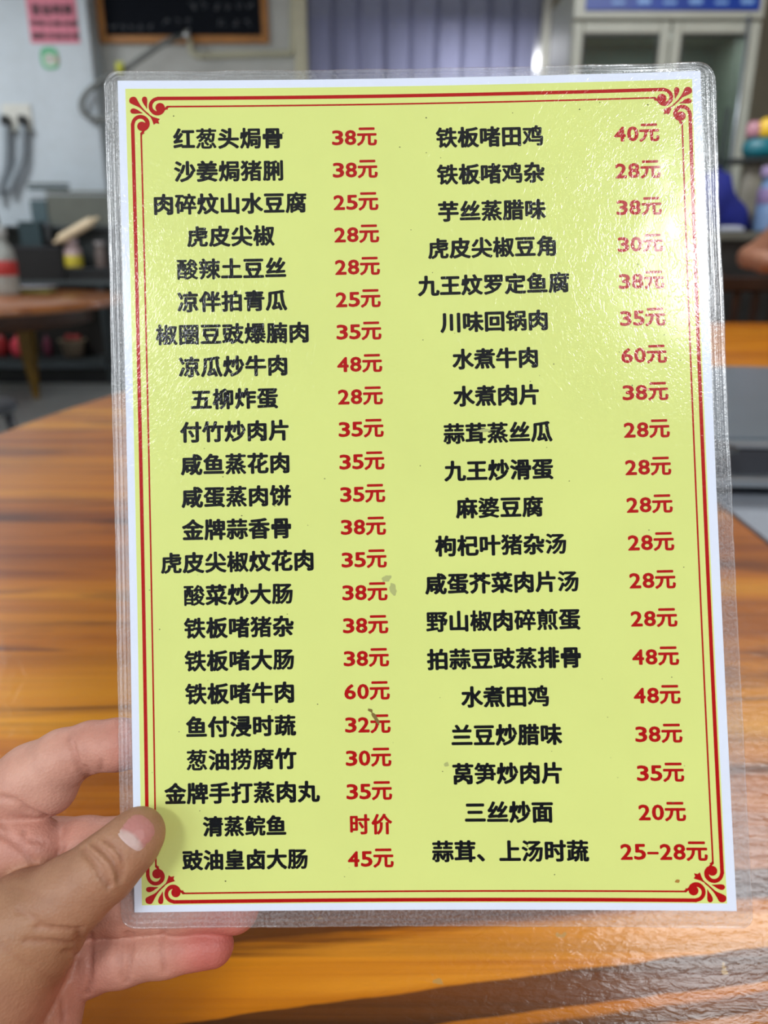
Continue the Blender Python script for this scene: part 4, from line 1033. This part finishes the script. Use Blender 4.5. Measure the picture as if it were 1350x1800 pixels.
# wooden chair beyond the table
wc = empty('chair', (at(1322, 540, 3.72).x, 3.70, 0)); tag(wc, 'dark wooden chair beyond the far right edge of the big table', 'chair')
m_cw = M('chair_wood', (44, 22, 9), .4, var=.2)
for sx in (-1, 1):
    box('rear_leg', (sx*.19-.02, -.02, 0), (sx*.19+.02, .02, .95), m_cw, wc, .006); box('front_leg', (sx*.17-.02, .10, 0), (sx*.17+.02, .14, .44), m_cw, wc, .006)
box('seat', (-.21, -.02, .44), (.21, .17, .47), m_cw, wc, .01); box('top_rail', (-.19, -.018, .86), (.19, .018, .93), m_cw, wc, .01)
for xx in (-.09, 0, .09): box('back_slat', (xx-.018, -.008, .47), (xx+.018, .008, .86), m_cw, wc, .003)

# ---------------------------------------------------------------- the arm of a diner at the right edge
def wpt(px, py, Y): return np.array(at(px, py, Y))*1000
A0 = wpt(1316, 452, 3.45); A1 = wpt(1375, 405, 3.40); A2 = wpt(1460, 352, 3.5)
hnd = wpt(1500, 470, 3.2)
arm_bits = [(A0, 44), (wpt(1345, 436, 3.43), 52), (A1, 50), (A2, 60)]
fore = [(A0, 43), (wpt(1345, 462, 3.38), 40), (wpt(1420, 470, 3.3), 30), (hnd, 26)]
palm2 = [(hnd, 27), (hnd+np.array([50, -10, 4]), 32), (hnd+np.array([85, -15, 4]), 28)]
def arm_sdf(Q):
    d = smin(chain(Q, arm_bits, 10), chain(Q, fore, 10), 14); d = smin(d, chain(Q, palm2, 10), 8)
    k0 = hnd+np.array([95, -15, 6])
    for i in range(4):
        b = k0+np.array([0, 30-20*i, 12-4*i]); L = (26, 30, 28, 22)[i]
        f = [(b-np.array([20, 0, 0]), 10), (b+np.array([L, -3, -6]), 9.5), (b+np.array([L+10, -6, -28]), 8.8), (b+np.array([L-8, -8, -44]), 8)]
        d = smin(d, chain(Q, f, 2), 2)
    th = [(hnd+np.array([30, -30, 12]), 13), (hnd+np.array([62, -50, 8]), 11), (hnd+np.array([90, -52, -6]), 9.5), (hnd+np.array([112, -44, -14]), 8.5)]
    return smin(d, chain(Q, th, 3), 4)
allp = np.array([p for p, r in arm_bits+fore+palm2]); lo2 = allp.min(0)-100; hi2 = allp.max(0)+np.array([190, 100, 100])
av, af = surface_nets(arm_sdf, lo2, hi2, 4.0)
ao = A0
arm = sdf_object('diner_arm', av-ao, af, skin_mat('tanned_skin', False), Matrix.Translation(Vector(ao)/1000))
tag(arm, 'bare bent arm of a diner reaching in at the right edge', 'arm')
bm = bmesh.new(); p1, p2 = Vector(A1+(A2-A1)*.55-ao)/1000, Vector(A2+(A2-A1)*.5-ao)/1000
add_tube(bm, [p1, p1*.5+p2*.5, p2], [.078, .082, .09], 24); bmobj('sleeve', bm, M('sleeve_cloth', (60, 62, 70), .8), arm, True)
